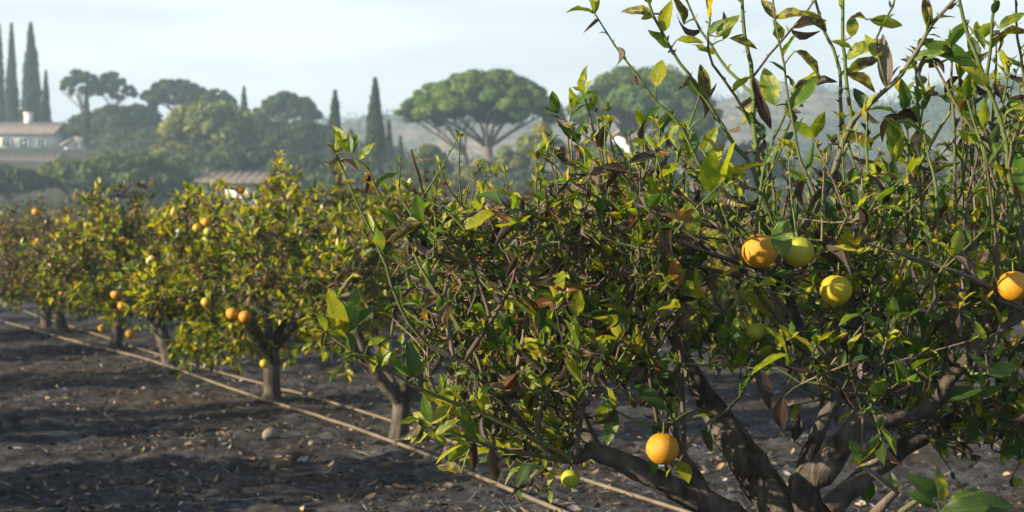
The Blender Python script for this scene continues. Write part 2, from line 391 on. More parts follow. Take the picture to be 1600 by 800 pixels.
def cypress(label, px, top, wpx, y, col=(0.035, 0.055, 0.026), group='cypresses on the hillside', foot=0.03):
    b = base_at(px, y); k = y / F; R = wpx * k / 2; H = at(px, top, y)[2] - b[2]
    t = thing('cypress_tree', b, label, 'cypress', group)
    N = int(700 + 95 * H * R * 6); r = rng
    h = r.random(N) ** 0.9; prof = (np.sin(math.pi * np.clip(h, 0, 1) ** 0.62 * 0.97 + 0.07)) ** 0.75 * (1 - 0.25 * h)
    th = r.random(N) * 6.283; lump = 1 + 0.12 * np.sin(th * 3 + h * 17) + 0.10 * np.sin(th * 5 - h * 41) + 0.22 * (vnoise(th * 2, h * H * 1.1, int(px)) - 0.5) * 2
    rr = R * prof * lump * r.uniform(0.72, 1.05, N)
    p = np.stack([rr * np.cos(th), rr * np.sin(th), foot * H + h * H * (1 - foot)], -1)
    nrm = norm(np.stack([np.cos(th), np.sin(th), 0.15 + 0 * th], -1) + r.normal(size=(N, 3)) * 0.4)
    a = norm(np.array([0, 0, 1.0]) + r.normal(size=(N, 3)) * 0.35); bb = norm(np.cross(nrm, a)); s = r.uniform(0.13, 0.32, (N, 1)) * (0.7 + 0.2 * R)
    V = np.stack([p - a * s, p + bb * s * .4, p + a * s * 1.2, p - bb * s * .4], 1).reshape(-1, 3)
    C = np.ones((N, 4)); C[:, :3] = np.array(col) * r.uniform(0.65, 1.35, (N, 1)); 
    f = MB(); f.add(V, np.arange(N * 4).reshape(-1, 4), np.repeat(C, 4, axis=0)); link('crown', f.mesh('crown', M_FAR, False), t)
    w = MB(); P = spline([[0, 0, -0.4], [0, 0, H * 0.93]], 1.0); tube(w, P, np.linspace(0.22 * R + .05, 0.02, len(P)), 8); link('trunk', w.mesh('trunk', M_PBARK), t)
    return t

def umbrella_pine(label, px, x0, x1, top, bot, y, trunks, col=(0.10, 0.155, 0.03), n=95, seed=1, nf=230, lean=0.0, dz=0.75):
    """flat-domed stone pine; trunks = list of fork heights in pixels; crown spans x0..x1, top..bot"""
    r = np.random.default_rng(seed); b = base_at(px, y); k = y / F
    cx = ((x0 + x1) / 2 - px) * k; R = (x1 - x0) * k / 2; zt = at(px, top, y)[2] - b[2]; zb = at(px, bot, y)[2] - b[2]; D = zt - zb
    t = thing('umbrella_pine', b, label, 'pine tree', 'umbrella pines on the skyline')
    C = []; S = []
    for q in range(n):
        ph = r.random() * 6.283; c = r.random() ** 0.5; s0 = 0.15 * R
        edge = c
        z = zb + D * (1 - dz * edge ** 2.6) * (1 - 0.15 * r.random()) - s0 * 0.5
        if r.random() < 0.5: z -= D * r.uniform(0.15, 0.5) * (1 - .7 * edge)
        s = R * r.uniform(0.07, 0.155)
        C.append([cx + (R - s) * c * math.cos(ph), (R - s) * c * 0.85 * math.sin(ph), z]); S.append([s, s, min(s * r.uniform(0.55, 0.8), D * .3)])
    f = MB(); clumps(f, C, S, nf + 120, 0.14, col, var=0.42, up=0.5); link('crown', f.mesh('crown', M_FAR, False), t)
    fork = at(px, trunks, y)[2] - b[2]
    w = MB(); P = spline([[0, 0, -0.5], [0.15 + lean * .3, 0, fork * 0.5], [lean * .6, 0, fork]], 0.5); tr = 0.022 * R + (0.20 if R > 6 else 0.08)
    tube(w, P, np.linspace(tr * 1.25, tr, len(P)), 10, knot=0.1); link('trunk', w.mesh('trunk', M_PBARK), t)
    for q in range(8):
        ph = q * 6.283 / 8 + r.uniform(-.2, .2); c = r.uniform(0.35, 0.85)
        e = np.array([cx + R * c * math.cos(ph), R * c * .8 * math.sin(ph), zb + D * 0.35 * (1.2 - c)])
        f0 = np.array([lean * .6, 0, fork * r.uniform(0.93, 1.0)])
        mid_ = f0 * 0.5 + e * 0.5 + np.array([0, 0, 0.02 * R]); P = spline([f0, mid_, e], 0.4)
        w = MB(); tube(w, P, np.linspace(tr * 0.55, 0.05, len(P)), 7, knot=0.1)
        for z_ in range(3):
            s_ = P[int(len(P) * (.5 + .15 * z_))]; e2 = s_ + np.array([r.normal() * R * .16, r.normal() * R * .16, R * .18]); P2 = spline([s_, (s_ + e2) / 2 + [0, 0, .02 * R], e2], 0.4)
            tube(w, P2, np.linspace(tr * .25, .03, len(P2)), 5)
        link('limb', w.mesh('limb', M_PBARK), t)
    return t

umbrella_pine('large umbrella pine in the middle with a wide lit dome and forked trunk', 762, 630, 884, 108, 196, 118, 228, seed=3, n=230, nf=300, dz=.62)
umbrella_pine('umbrella pine with slim leaning trunk at the left edge of the large dome', 733, 616, 760, 124, 200, 119, 238, seed=8, n=80, dz=.6, lean=-0.5)
umbrella_pine('umbrella pine half hidden by the tall citrus shoots', 990, 878, 1132, 101, 205, 126, 232, col=(0.095, 0.15, 0.03), seed=5, n=200, dz=.62)
umbrella_pine('umbrella pine above the hillside houses, left dome of the pair', 128, 90, 165, 107, 150, 175, 168, col=(0.05, 0.08, 0.03), seed=9, n=95, nf=150)
umbrella_pine('umbrella pine above the hillside houses, right dome of the pair', 178, 140, 216, 112, 152, 178, 168, col=(0.05, 0.08, 0.03), seed=12, n=95, nf=150)
umbrella_pine('umbrella pine with low broad dome right of the pair', 277, 214, 338, 122, 162, 170, 178, col=(0.05, 0.08, 0.03), seed=14, n=130, nf=160)
umbrella_pine('small umbrella pine just left of the short dark cypress', 340, 306, 374, 138, 168, 165, 180, col=(0.055, 0.085, 0.03), seed=15, n=80, nf=150)
umbrella_pine('umbrella pine between the short cypress and the slim cypress', 452, 388, 510, 142, 192, 160, 200, col=(0.06, 0.09, 0.03), seed=17, n=130, nf=160)

cypress('tall cypress cut by the left edge of the photograph', 1, 40, 17, 165)
cypress('tall slim cypress second from the left edge', 20, 38, 20, 168)
cypress('tallest and widest cypress above the white hillside house', 50, 38, 31, 165)
cypress('short cypress tucked against the tall left cypresses', 73, 112, 15, 166)
cypress('thin young cypress beside the small white house', 136, 137, 12, 150)
cypress('short dark cypress between two umbrella pines on the skyline', 382, 137, 17, 150)
cypress('slim cypress left of the tallest middle cypress', 524, 144, 27, 118)
cypress('tall pointed cypress beside the large umbrella pine', 587, 125, 34, 116)
cypress('small cypress close to the right of the tall pointed cypress', 608, 190, 15, 122)
cypress('low cypress top between the two middle cypresses', 549, 206, 26, 122)
cypress('smallest cypress right of the tall pointed cypress', 626, 215, 13, 126)

TREES = [  # label, px, top, width, distance, colour, bottom
 ('yellowish open leafy tree glowing on the wooded hillside', 325, 152, 150, 128, (0.17, 0.20, 0.06), None),
 ('pale yellow bush at the left foot of the glowing tree', 268, 222, 90, 122, (0.17, 0.19, 0.05), None),
 ('broad dark green tree in front of the hillside houses', 190, 238, 215, 98, (0.07, 0.10, 0.03), None),
 ('bright leafy bush left of the broad dark green tree', 104, 246, 105, 101, (0.12, 0.15, 0.04), None),
 ('dark rounded tree at the left edge below the houses', 12, 257, 125, 96, (0.045, 0.07, 0.03), None),
 ('grey green rounded bush above the yellow bush', 238, 196, 56, 140, (0.09, 0.11, 0.07), None),
 ('dark oak between the small house and the glowing tree', 200, 160, 130, 158, (0.045, 0.065, 0.03), None),
 ('dark tree behind the small white house', 150, 176, 110, 160, (0.045, 0.065, 0.03), None),
 ('dark tree right of the glowing tree', 418, 186, 120, 140, (0.045, 0.065, 0.03), None),
 ('big dark tree under the umbrella pine left of the slim cypress', 470, 186, 130, 138, (0.045, 0.07, 0.03), None),
 ('dark tree behind the low white farmhouse', 385, 222, 130, 118, (0.05, 0.07, 0.03), None),
 ('dark tree at the foot of the slim cypress', 470, 240, 130, 110, (0.045, 0.065, 0.03), None),
 ('dark bushy tree left of the long white house', 30, 168, 90, 176, (0.045, 0.065, 0.03), None),
 ('small round tree under the leaning pine trunk', 672, 214, 78, 108, (0.07, 0.10, 0.03), None),
 ('yellow green tree between the two big pines', 846, 182, 86, 110, (0.15, 0.17, 0.05), None),
 ('light bush right of the large pine trunk', 796, 218, 74, 106, (0.13, 0.16, 0.05), None),
 ('low light bush under the large pine', 745, 246, 90, 104, (0.11, 0.13, 0.05), None),
 ('olive bush at the foot of the half hidden pine', 930, 200, 110, 112, (0.12, 0.14, 0.05), None),
 ('round dark green tree right of the half hidden pine', 1085, 158, 120, 108, (0.055, 0.085, 0.03), None),
 ('dark low tree in the gap beside the tall pointed cypress', 560, 250, 110, 108, (0.04, 0.06, 0.03), None),
 ('low green bush behind the citrus row under the cypresses', 640, 262, 120, 100, (0.08, 0.10, 0.035), None),
 ('dark hedge tree behind the middle citrus trees', 830, 262, 170, 98, (0.045, 0.06, 0.03), None),
 ('dark hedge tree behind the scorched citrus top', 985, 250, 170, 98, (0.05, 0.065, 0.03), None),
 ('grey green tree on the lower right slope', 1180, 215, 120, 130, (0.06, 0.08, 0.04), None),
 ('distant grey green tree seen through the tall shoots', 1290, 230, 120, 140, (0.07, 0.085, 0.05), None),
 ('distant bushy tree right of the tall shoots', 1420, 226, 130, 145, (0.08, 0.09, 0.05), None),
 ('distant tree at the right edge under the brown hill', 1560, 214, 150, 150, (0.08, 0.09, 0.05), None),
]
for lb, px, tp, w_, y_, c_, bt in TREES:
    nfar = 26 if w_ < 100 else 40
    round_tree(lb, px, tp, w_, y_, c_, n=nfar, name='leafy_tree')

# woodland that reads as one mass on the slope and on the ridges
wd = MB(); r = np.random.default_rng(4); C = []; S = []
for q in range(420):
    y = r.uniform(92, 190); px = r.uniform(-150, 620) if q < 330 else r.uniform(600, 1750)
    x = (px - 800) / F * y; z = float(terrain(x, y)); s = r.uniform(1.0, 2.2)
    ok = True
    if 235 < to_px((x, y, z + s * 1.4))[1] and y < 130 and 300 < px < 440: ok = False
    if px < 145 and y < 170: ok = False
    if ok: C.append([x, y, z + s * 0.6]); S.append([s * 1.2, s * 1.2, s])
for q in range(150):
    y = r.uniform(74, 94); px = r.uniform(-200, 1750); x = (px - 800) / F * y; s = r.uniform(0.5, 1.0)
    C.append([x, y, float(terrain(x, y)) + s * 0.4]); S.append([s * 1.9, s * 1.5, s])
clumps(wd, C, S, 130, 0.22, (0.05, 0.07, 0.032))
tag(link('woodland', wd.mesh('woodland', M_FAR, False)), 'dark scrub and woodland covering the far slope', 'woodland', kind='stuff')
wd = MB(); C = []; S = []
for xs, cr_, yy in ((HILL_A[0], HILL_A[1], 460), (HILL_B[0], HILL_B[1], 370)):
    for q in range(900):
        k = r.integers(0, len(xs)); t_ = -r.random() ** 1.3 * 0.55; dep = 150 if yy == 460 else 95
        h = cr_[k] * math.cos(t_ * math.pi / 2) ** 1.2 - 2; s = r.uniform(1.2, 3.2)
        C.append([xs[k] + r.normal(), yy + t_ * dep, h + s * 0.3]); S.append([s * 1.3, s * 1.3, s])
clumps(wd, C, S, 26, 0.6, (0.07, 0.085, 0.045))
tag(link('woodland', wd.mesh('woodland', M_FAR, False)), 'scattered trees and scrub on the distant ridges', 'woodland', kind='stuff')

# ------------------------------------------------------------------ houses
M_WALL = plain('lime_render', (0.78, 0.78, 0.77), 0.9, 0.08, 1.5, 0.1)
M_TILE = plain('clay_roof_tile', (0.24, 0.205, 0.19), 0.9, 0.3, 2.5, 0.5, 0.05)
M_TILE2 = plain('weathered_roof_tile', (0.17, 0.145, 0.13), 0.9, 0.25, 2.5, 0.5, 0.05)
M_DARK = plain('window_glass', (0.04, 0.05, 0.06), 0.2, 0.1, 3, 0.0)
M_STONE = plain('garden_stone', (0.24, 0.20, 0.18), 0.95, 0.25, 1.5, 0.6, 0.08)
M_SHUT = plain('painted_shutter', (0.20, 0.26, 0.27), 0.7, 0.1, 3)

def box(mb, x0, x1, y0, y1, z0, z1):
    V = [(x0, y0, z0), (x1, y0, z0), (x1, y1, z0), (x0, y1, z0), (x0, y0, z1), (x1, y0, z1), (x1, y1, z1), (x0, y1, z1)]
    mb.add(V, [(0, 3, 2, 1), (4, 5, 6, 7), (0, 1, 5, 4), (1, 2, 6, 5), (2, 3, 7, 6), (3, 0, 4, 7)])

def house(label, pxl, pxr, eave, floor, ridge, y, depth, tile, wins, door=None, chim=None, gable=False):
    k = y / F; L = (pxr - pxl) * k; xc = (pxl + pxr) / 2; bz = at(xc, floor, y)[2]; x = (xc - 800) / F * y
    g0 = min(bz, float(terrain(x, y)) - 0.3, float(terrain(x, y + depth)) - .3)
    t = thing('house', (x, y, g0), label, 'house', 'white houses on the hillside')
    he = at(xc, eave, y)[2] - g0; hr = at(xc, ridge, y)[2] - g0 if ridge else he
    w = MB(); box(w, -L / 2, L / 2, 0, depth, 0, he)
    if gable:
        w.add([(-L / 2, 0, he), (L / 2, 0, he), (0, 0, hr - .1), (0, 0, hr - .1)], [(0, 1, 2, 3)]); w.add([(-L / 2, depth, he), (L / 2, depth, he), (0, depth, hr - .1), (0, depth, hr - .1)], [(1, 0, 2, 3)])
    wall = link('wall', w.mesh('wall', M_WALL, False), t)
    rf = MB(); e = 0.35; th = 0.18
    n_ = max(6, int((L if not gable else depth) / 0.45))
    def slope(a, b, c, d):        # tiled roof plane with rounded courses running down the slope
        a, b, c, d = map(np.array, (a, b, c, d)); m_ = n_ * 4; V = []
        nr = norm(np.cross(b - a, d - a)[None].astype(float))[0]; nr = nr if nr[2] > 0 else -nr
        for i_ in range(m_ + 1):
            s_ = i_ / m_; o_ = nr * 0.07 * abs(math.sin(s_ * n_ * math.pi))
            V += [a * (1 - s_) + b * s_ + o_, d * (1 - s_) + c * s_ + o_, d * (1 - s_) + c * s_ - nr * th, a * (1 - s_) + b * s_ - nr * th]
        Q = []
        for i_ in range(m_):
            p_ = i_ * 4; Q += [(p_, p_ + 4, p_ + 5, p_ + 1), (p_ + 3, p_ + 2, p_ + 6, p_ + 7), (p_, p_ + 3, p_ + 7, p_ + 4), (p_ + 1, p_ + 5, p_ + 6, p_ + 2)]
        Q += [(0, 1, 2, 3), (m_ * 4, m_ * 4 + 3, m_ * 4 + 2, m_ * 4 + 1)]
        rf.add(V, Q)
    if gable:
        slope((-L / 2 - e, -e, he - .15), (-L / 2 - e, depth + e, he - .15), (0, depth + e, hr), (0, -e, hr)); slope((L / 2 + e, -e, he - .15), (L / 2 + e, depth + e, he - .15), (0, depth + e, hr + .004), (0, -e, hr + .004))
    else:
        slope((-L / 2 - e, -e, he - .1), (L / 2 + e, -e, he - .1), (L / 2 + e, depth / 2, hr), (-L / 2 - e, depth / 2, hr)); slope((-L / 2 - e, depth + e, he - .1), (L / 2 + e, depth + e, he - .1), (L / 2 + e, depth / 2, hr + .004), (-L / 2 - e, depth / 2, hr + .004))
        for s_ in (-1, 1):
            w2 = MB(); w2.add([(s_ * L / 2, 0, he), (s_ * L / 2, depth, he), (s_ * L / 2, depth / 2, hr - .15), (s_ * L / 2, depth / 2, hr - .15)], [(0, 1, 2, 3)]); link('gable_wall', w2.mesh('gable_wall', M_WALL, False), t)
    roof = link('roof', rf.mesh('roof', tile, False), t)
    for cx in (chim or []):
        c_ = MB(); xx = (cx - xc) * k; box(c_, xx - .35, xx + .35, depth / 2 - .3, depth / 2 + .3, hr - .4, hr + .9); box(c_, xx - .43, xx + .43, depth / 2 - .38, depth / 2 + .38, hr + .9, hr + 1.02); link('chimney', c_.mesh('chimney', M_WALL, False), roof)
    for (wx, wy, ww, wh) in wins:
        X0 = (wx - xc) * k; Z0 = at(xc, wy, y)[2] - g0; ww *= k; wh *= k
        fr = MB(); f_ = 0.07
        box(fr, X0 - ww / 2 - f_, X0 + ww / 2 + f_, -.05, .03, Z0 + wh / 2, Z0 + wh / 2 + f_); box(fr, X0 - ww / 2 - f_, X0 + ww / 2 + f_, -.10, .03, Z0 - wh / 2 - f_, Z0 - wh / 2)
        box(fr, X0 - .03, X0 + .03, -.05, .03, Z0 - wh / 2, Z0 + wh / 2)
        fo = link('window', fr.mesh('window', M_SHUT, False), t)
        p_ = MB(); box(p_, X0 - ww / 2, X0 + ww / 2, -.02, .02, Z0 - wh / 2, Z0 + wh / 2); link('pane', p_.mesh('pane', M_DARK, False), fo)
        for s_ in (-1, 1):
            sh = MB(); xx = X0 + s_ * (ww * 0.75 + f_); box(sh, xx - ww / 4, xx + ww / 4, -.06, -.01, Z0 - wh / 2, Z0 + wh / 2)
            for z_ in np.arange(Z0 - wh / 2 + .08, Z0 + wh / 2 - .05, .12): box(sh, xx - ww / 4 + .03, xx + ww / 4 - .03, -.08, -.06, z_, z_ + .05)
            link('shutter', sh.mesh('shutter', M_SHUT, False), fo)
    return t

house('long white house with tiled roof below the tall cypresses', -70, 84, 207, 234, 188, 156, 6.5, M_TILE, [(12, 222, 7, 12), (39, 224, 8, 14), (66, 224, 7, 12)], chim=[30])
house('small white gabled house with one window beside the thin young cypress', 101, 134, 224, 244, 214, 150, 6, M_TILE, [(120, 231, 6, 9)], gable=True)
house('lower house with a broad brownish tiled roof under the long white house', -60, 70, 264, 284, 236, 128, 9, M_TILE2, [(20, 273, 9, 12), (52, 273, 8, 12)])
house('low white farmhouse with weathered tiled roof behind the citrus row', 313, 432, 282, 306, 266, 96, 6, M_TILE2, [(335, 294, 9, 14), (400, 294, 9, 14)])
house('white house end showing between trunk and foliage of the half hidden pine', 964, 1004, 206, 238, 194, 135, 7, M_TILE, [(984, 220, 7, 11)], gable=True)
w = MB(); P0 = at(136, 236, 152); P1 = at(236, 240, 152); box(w, 0, P1[0] - P0[0], 0, .5, -3, 0); box(w, -.1, P1[0] - P0[0] + .1, -.06, .56, 0, .14)
tag(link('garden_wall', w.mesh('garden_wall', M_STONE, False), None, P0), 'pale garden wall running right from the small white house', 'wall')

# ------------------------------------------------------------------ citrus trees
GRN = np.array([[0.10, 0.18, 0.018, 0.3], [0.060, 0.13, 0.02, 0.12], [0.15, 0.225, 0.018, 0.5], [0.038, 0.080, 0.020, 0.0]])
YEL = np.array([[0.20, 0.27, 0.018, 0.5], [0.30, 0.32, 0.018, 0.6], [0.40, 0.30, 0.02, 0.6]])
DEAD = np.array([[0.060, 0.042, 0.044, 0.02], [0.085, 0.060, 0.045, 0.42], [0.13, 0.105, 0.10, 0], [0.035, 0.025, 0.025, 0], [0.17, 0.085, 0.03, 0]])
DEADR = np.array([[0.085, 0.062, 0.055, 0], [0.13, 0.095, 0.075, 0], [0.20, 0.15, 0.125, 0], [0.045, 0.035, 0.032, 0], [0.24, 0.14, 0.07, 0]])

def leaf_cols(r, N, pg, py, DEAD=DEAD):
    """pg, py: probability of green and yellow, the rest is scorched"""
    q = r.random(N); out = np.zeros((N, 4)); dead = q >= pg + py
    out[:] = GRN[r.integers(0, len(GRN), N)]
    yy = (q >= pg) & ~dead; out[yy] = YEL[r.integers(0, len(YEL), yy.sum())]; out[dead] = DEAD[r.choice(len(DEAD), dead.sum(), p=[.3, .25, .15, .2, .1])]
    out[:, :3] *= r.uniform(0.75, 1.25, (N, 1)); return out, dead

FRUITS = [(1187, 392, 28, 3.00), (1249, 393, 25, 3.04), (1306, 453, 25, 3.0), (1584, 447, 25, 3.0), (1035, 701, 26, 3.10), (891, 748, 15, 3.25), (1180, 519, 14, 3.19)]
def covers_fruit(P):
    x_, y_ = to_px(np.asarray(P).T)
    return any(bool(((np.hypot(x_ - fx, y_ - fy) < fr + 2) & (P[:, 1] < fd)).any()) for fx, fy, fr, fd in FRUITS)
class Tree:
    def __init__(s, seed):
        s.r = np.random.default_rng(seed); s.nodes = []; s.nr = []; s.leaf = []; s.br = []
    def path(s, mb, P, R, k=6, col=(1, 1, 1, 0), knot=0.0, nodes=True):
        P = np.asarray(P); tube(mb, P, R, k, col, knot)
        if nodes: s.nodes.append(P); s.nr.append(np.asarray(R, float))
    def near(s, p, bias=0.6):
        A = np.concatenate(s.nodes); d = A - p; dist = np.linalg.norm(d, axis=1) + bias * np.clip(d[:, 2], 0, None)
        i_ = int(np.argmin(dist)); return A[i_], float(np.concatenate(s.nr)[i_]), float(dist[i_])
    def sprout(s, P, pg, py, L, frac=0.3, gap=0.03, ros=4, den=1.0, up=0.55):
        """leaves along a twig P and a rosette at its tip"""
        r = s.r; seg = np.linalg.norm(np.diff(P, axis=0), axis=1); cum = np.concatenate([[0], np.cumsum(seg)]); tot = cum[-1]
        a = np.arange(frac * tot, tot, gap); a = a[r.random(len(a)) < den]
        a = np.concatenate([a, np.full(ros, tot)])
        if len(a) == 0: return
        B = np.stack([np.interp(a, cum, P[:, k_]) for k_ in range(3)], -1)
        t = norm((P[-1] - P[max(0, len(P) - 3)])[None])[0]
        ph = np.arange(len(a)) * 2.4 + r.random() * 6.28
        e1 = norm(np.cross(t, [0.3, 0.2, 1.0])[None])[0]; e2 = np.cross(t, e1)
        rad = np.cos(ph)[:, None] * e1 + np.sin(ph)[:, None] * e2
        d = norm(t * r.uniform(0.45, 1.1, (len(a), 1)) + rad * r.uniform(0.6, 1.0, (len(a), 1)) + UP * up * r.uniform(0.1, 0.9, (len(a), 1)))
        s.leaf.append((B, d, np.full(len(a), pg), np.full(len(a), py), L * r.uniform(0.6, 1.15, len(a)), ph))
    def build_leaves(s, mb, detail):
        r = s.r; B, d, pg, py, L, ph = [np.concatenate([q[k_] for q in s.leaf]) for k_ in range(6)]
        if detail:      # nothing grows across the fruit the photograph shows in the open
            ok = np.ones(len(B), bool)
            for f_ in (0.1, .5, .9):
                x_, y_ = to_px(B.T + d.T * L * f_)
                for fx, fy, fr, fd in FRUITS: ok &= ~((np.hypot(x_ - fx, y_ - fy) < fr + 9) & (B[:, 1] < fd + .05))
            B, d, pg, py, L, ph = [q[ok] for q in (B, d, pg, py, L, ph)]
        N = len(B); col, dead = leaf_cols(r, N, pg, py, DEAD if detail else DEADR)
        d = d.copy(); d[dead] = norm(d[dead] * 0.6 + np.array([0, 0, -0.75]) + r.normal(size=(dead.sum(), 3)) * 0.35)
        u = UP + r.normal(size=(N, 3)) * 0.45 + norm(-d) * 0.3
        u[dead] = r.normal(size=(dead.sum(), 3))
        bend = r.uniform(-0.1, 0.9, N); bend[dead] = r.uniform(0.2, 1.8, dead.sum())
        fold = r.uniform(0.1, 0.6, N); curl = np.zeros(N); curl[dead] = r.uniform(0.2, 1.3, dead.sum())
        W = L * r.uniform(0.36, 0.50, N); W[dead] *= 0.85
        leaves(mb, B, d, u, L, W, bend, fold, col, detail, curl)
        return N

def twigcol(r, green):
    return (*(np.array([0.085, 0.12, 0.035]) * r.uniform(.7, 1.3)), 0) if r.random() < green else (*(np.array([0.13, 0.105, 0.085]) * r.uniform(0.7, 1.3)), 0)

def fill_branch(T, mb, p, k=5, tipr=0.0022, green=0.3, bias=0.6, rmul=0.0125, step=0.07):
    q, rq, dist = T.near(p, bias)
    Lb = np.linalg.norm(p - q)
    if Lb < 0.03: return None
    mid = (p + q) / 2 + np.array([0, 0, -0.10 * Lb]) + T.r.normal(size=3) * 0.06 * Lb
    P = spline([q, mid, p], step); n_ = len(P); R = np.linspace(min(rq * 0.75, tipr + rmul * Lb), tipr, n_)
    P = P + T.r.normal(size=P.shape) * 0.004 * np.minimum(np.arange(n_), 1)[:, None]
    if rmul == 0.010 and covers_fruit(P): return None
    T.path(mb, P, R, k, twigcol(T.r, green)); return P

def orchard_variant(seed, H, R, twigs, leafL, top_dead, ylw, low=0.28):
    """one citrus bush as three shared meshes: trunk, twigs, foliage"""
    T = Tree(seed); r = T.r; tr = MB(); tw = MB(); lf = MB()
    fork = r.uniform(0.24, 0.46); lean = r.normal(size=2) * 0.06
    P = spline([[0, 0, -0.08], [lean[0] * .5, lean[1] * .5, fork * .5], [lean[0], lean[1], fork]], 0.06); rad = np.linspace(0.064, 0.05, len(P)) ; rad[:3] *= [1.35, 1.2, 1.08]
    T.path(tr, P, rad, 10, knot=0.12)
    for q in range(6):
        ph = q * 1.05 + r.uniform(-.3, .3); c = r.uniform(0.35, 0.62) * R; z = H * r.uniform(0.5, 0.72)
        P = spline([[lean[0], lean[1], fork * r.uniform(.8, 1)], [c * .5 * math.cos(ph), c * .5 * math.sin(ph), fork + (z - fork) * .35], [c * math.cos(ph), c * math.sin(ph), z]], 0.07)
        T.path(tr, P, np.linspace(0.036, 0.014, len(P)), 7, knot=0.12)
    # boughs to points of the crown, nearest first
    pts = []
    cz = (H * 0.93 + low) / 2; rz = (H * 0.93 - low) / 2
    while len(pts) < 130:
        v = r.uniform(-1, 1, 3)
        if 0.25 < np.linalg.norm(v) < 0.9: pts.append([v[0] * R, v[1] * R, cz + v[2] * rz])
    pts = np.array(pts); pts = pts[np.argsort(np.linalg.norm(pts - [0, 0, fork], axis=1))]
    for p in pts: fill_branch(T, tw, p, 5, 0.003, 0.15)
    A = np.concatenate(T.nodes[7:]); A = A[A[:, 2] > low * .8]
    for q in range(twigs):
        a = A[r.integers(0, len(A))]; out = norm((a - [0, 0, cz * 0.75])[None])[0]
        d = norm((out * 0.8 + UP * r.uniform(0.2, 1.1) + r.normal(size=3) * 0.45)[None])[0]; Lt = r.uniform(0.08, 0.26)
        if a[2] > H * 0.72 and r.random() < 0.4: d = norm((UP + r.normal(size=3) * .22)[None])[0]; Lt = r.uniform(0.18, 0.36)
        e = a + d * Lt
        rel = np.array([e[0] / R, e[1] / R, (e[2] - cz) / (rz * 1.12)])
        if np.linalg.norm(rel) > 1.12 and r.random() < 0.8: e = a + d * Lt * 0.4
        P = spline([a, (a + e) / 2 + r.normal(size=3) * 0.012, e], 0.06)
        tube(tw, P, np.linspace(0.0035, 0.0015, len(P)), 4, twigcol(r, 0.5))
        h = np.clip((e[2] - low) / (H - low), 0, 1)
        patch = vnoise(np.array([e[0] * 2.2 + 9]), np.array([e[1] * 2.2 + e[2] * 2.2 + seed]), 3)[0]
        pd = np.clip(top_dead * (0.25 + 1.1 * h) + 0.55 * (patch - 0.5), 0.02, 0.85); py = ylw * (0.6 + 0.6 * h) * (1 - pd)
        T.sprout(P, 1 - pd - py, py, leafL, 0.1, 0.022, 4, 0.92 - .55 * h * top_dead)
    n_ = T.build_leaves(lf, False)
    return tr.mesh('trunk', M_BARK), tw.mesh('twigs', M_TWIG), lf.mesh('foliage', M_LEAF2)

VAR = [orchard_variant(21, 1.62, 1.05, 1150, 0.072, 0.50, 0.42, 0.32),
       orchard_variant(22, 1.56, 1.00, 1000, 0.062, 1.0, 0.18),
       orchard_variant(23, 1.66, 1.08, 1150, 0.078, 0.38, 0.66, 0.20),
       orchard_variant(24, 1.50, 1.05, 1050, 0.070, 0.75, 0.36),
       orchard_variant(25, 1.62, 1.0, 950, 0.072, 0.5, 0.40, 0.58)]

def citrus(v, x, y, rz, sc, label, group=None):
    t = thing('citrus_tree', (x, y, float(micro(np.array(x), np.array(y))) - 0.01), label, 'citrus tree', group, rz, sc)
    for nm, me in zip(('trunk', 'twigs', 'foliage'), VAR[v]):
        o_ = link(nm, me, t)
        if nm == 'twigs': o_['kind'] = 'stuff'
    return t

# fruit
def fruit_material(name, a, b, c, sc_=14):
    m, n, l, bs = mat(name)
    nz = noise(n, l, sc_, 3, dist=0.4); dm = n.new('ShaderNodeTexVoronoi'); dm.inputs['Scale'].default_value = 420; l.new(n.new('ShaderNodeTexCoord').outputs['Object'], dm.inputs['Vector'])
    cc = ramp(n, l, nz, [(0.32, a), (0.5, b), (0.68, c)])
    sp = ramp(n, l, noise(n, l, 55, 3), [(0.66, (0, 0, 0)), (0.71, (1, 1, 1))]); cc = mixc(n, l, sp, cc, (0.12, 0.07, 0.02))
    l.new(cc, bs.inputs['Base Color']); bs.inputs['Roughness'].default_value = 0.5; bs.inputs['Subsurface Weight'].default_value = 0.0
    bs.inputs['Subsurface Radius'].default_value = (0.01, 0.005, 0.002); bs.inputs['Subsurface Scale'].default_value = 0.5
    bump(n, l, dm.outputs['Distance'], 0.35, 0.0015, bs); return m
M_OR = fruit_material('orange_peel', (0.50, 0.31, 0.008), (0.50, 0.23, 0.006), (0.42, 0.15, 0.006))
M_YE = fruit_material('yellow_peel', (0.24, 0.27, 0.012), (0.42, 0.34, 0.010), (0.46, 0.25, 0.010))
M_GY = fruit_material('greenish_peel', (0.16, 0.24, 0.02), (0.33, 0.36, 0.025), (0.50, 0.44, 0.03), 20)
M_CAL = plain('fruit_calyx', (0.10, 0.14, 0.03), 0.7, 0.3, 60)

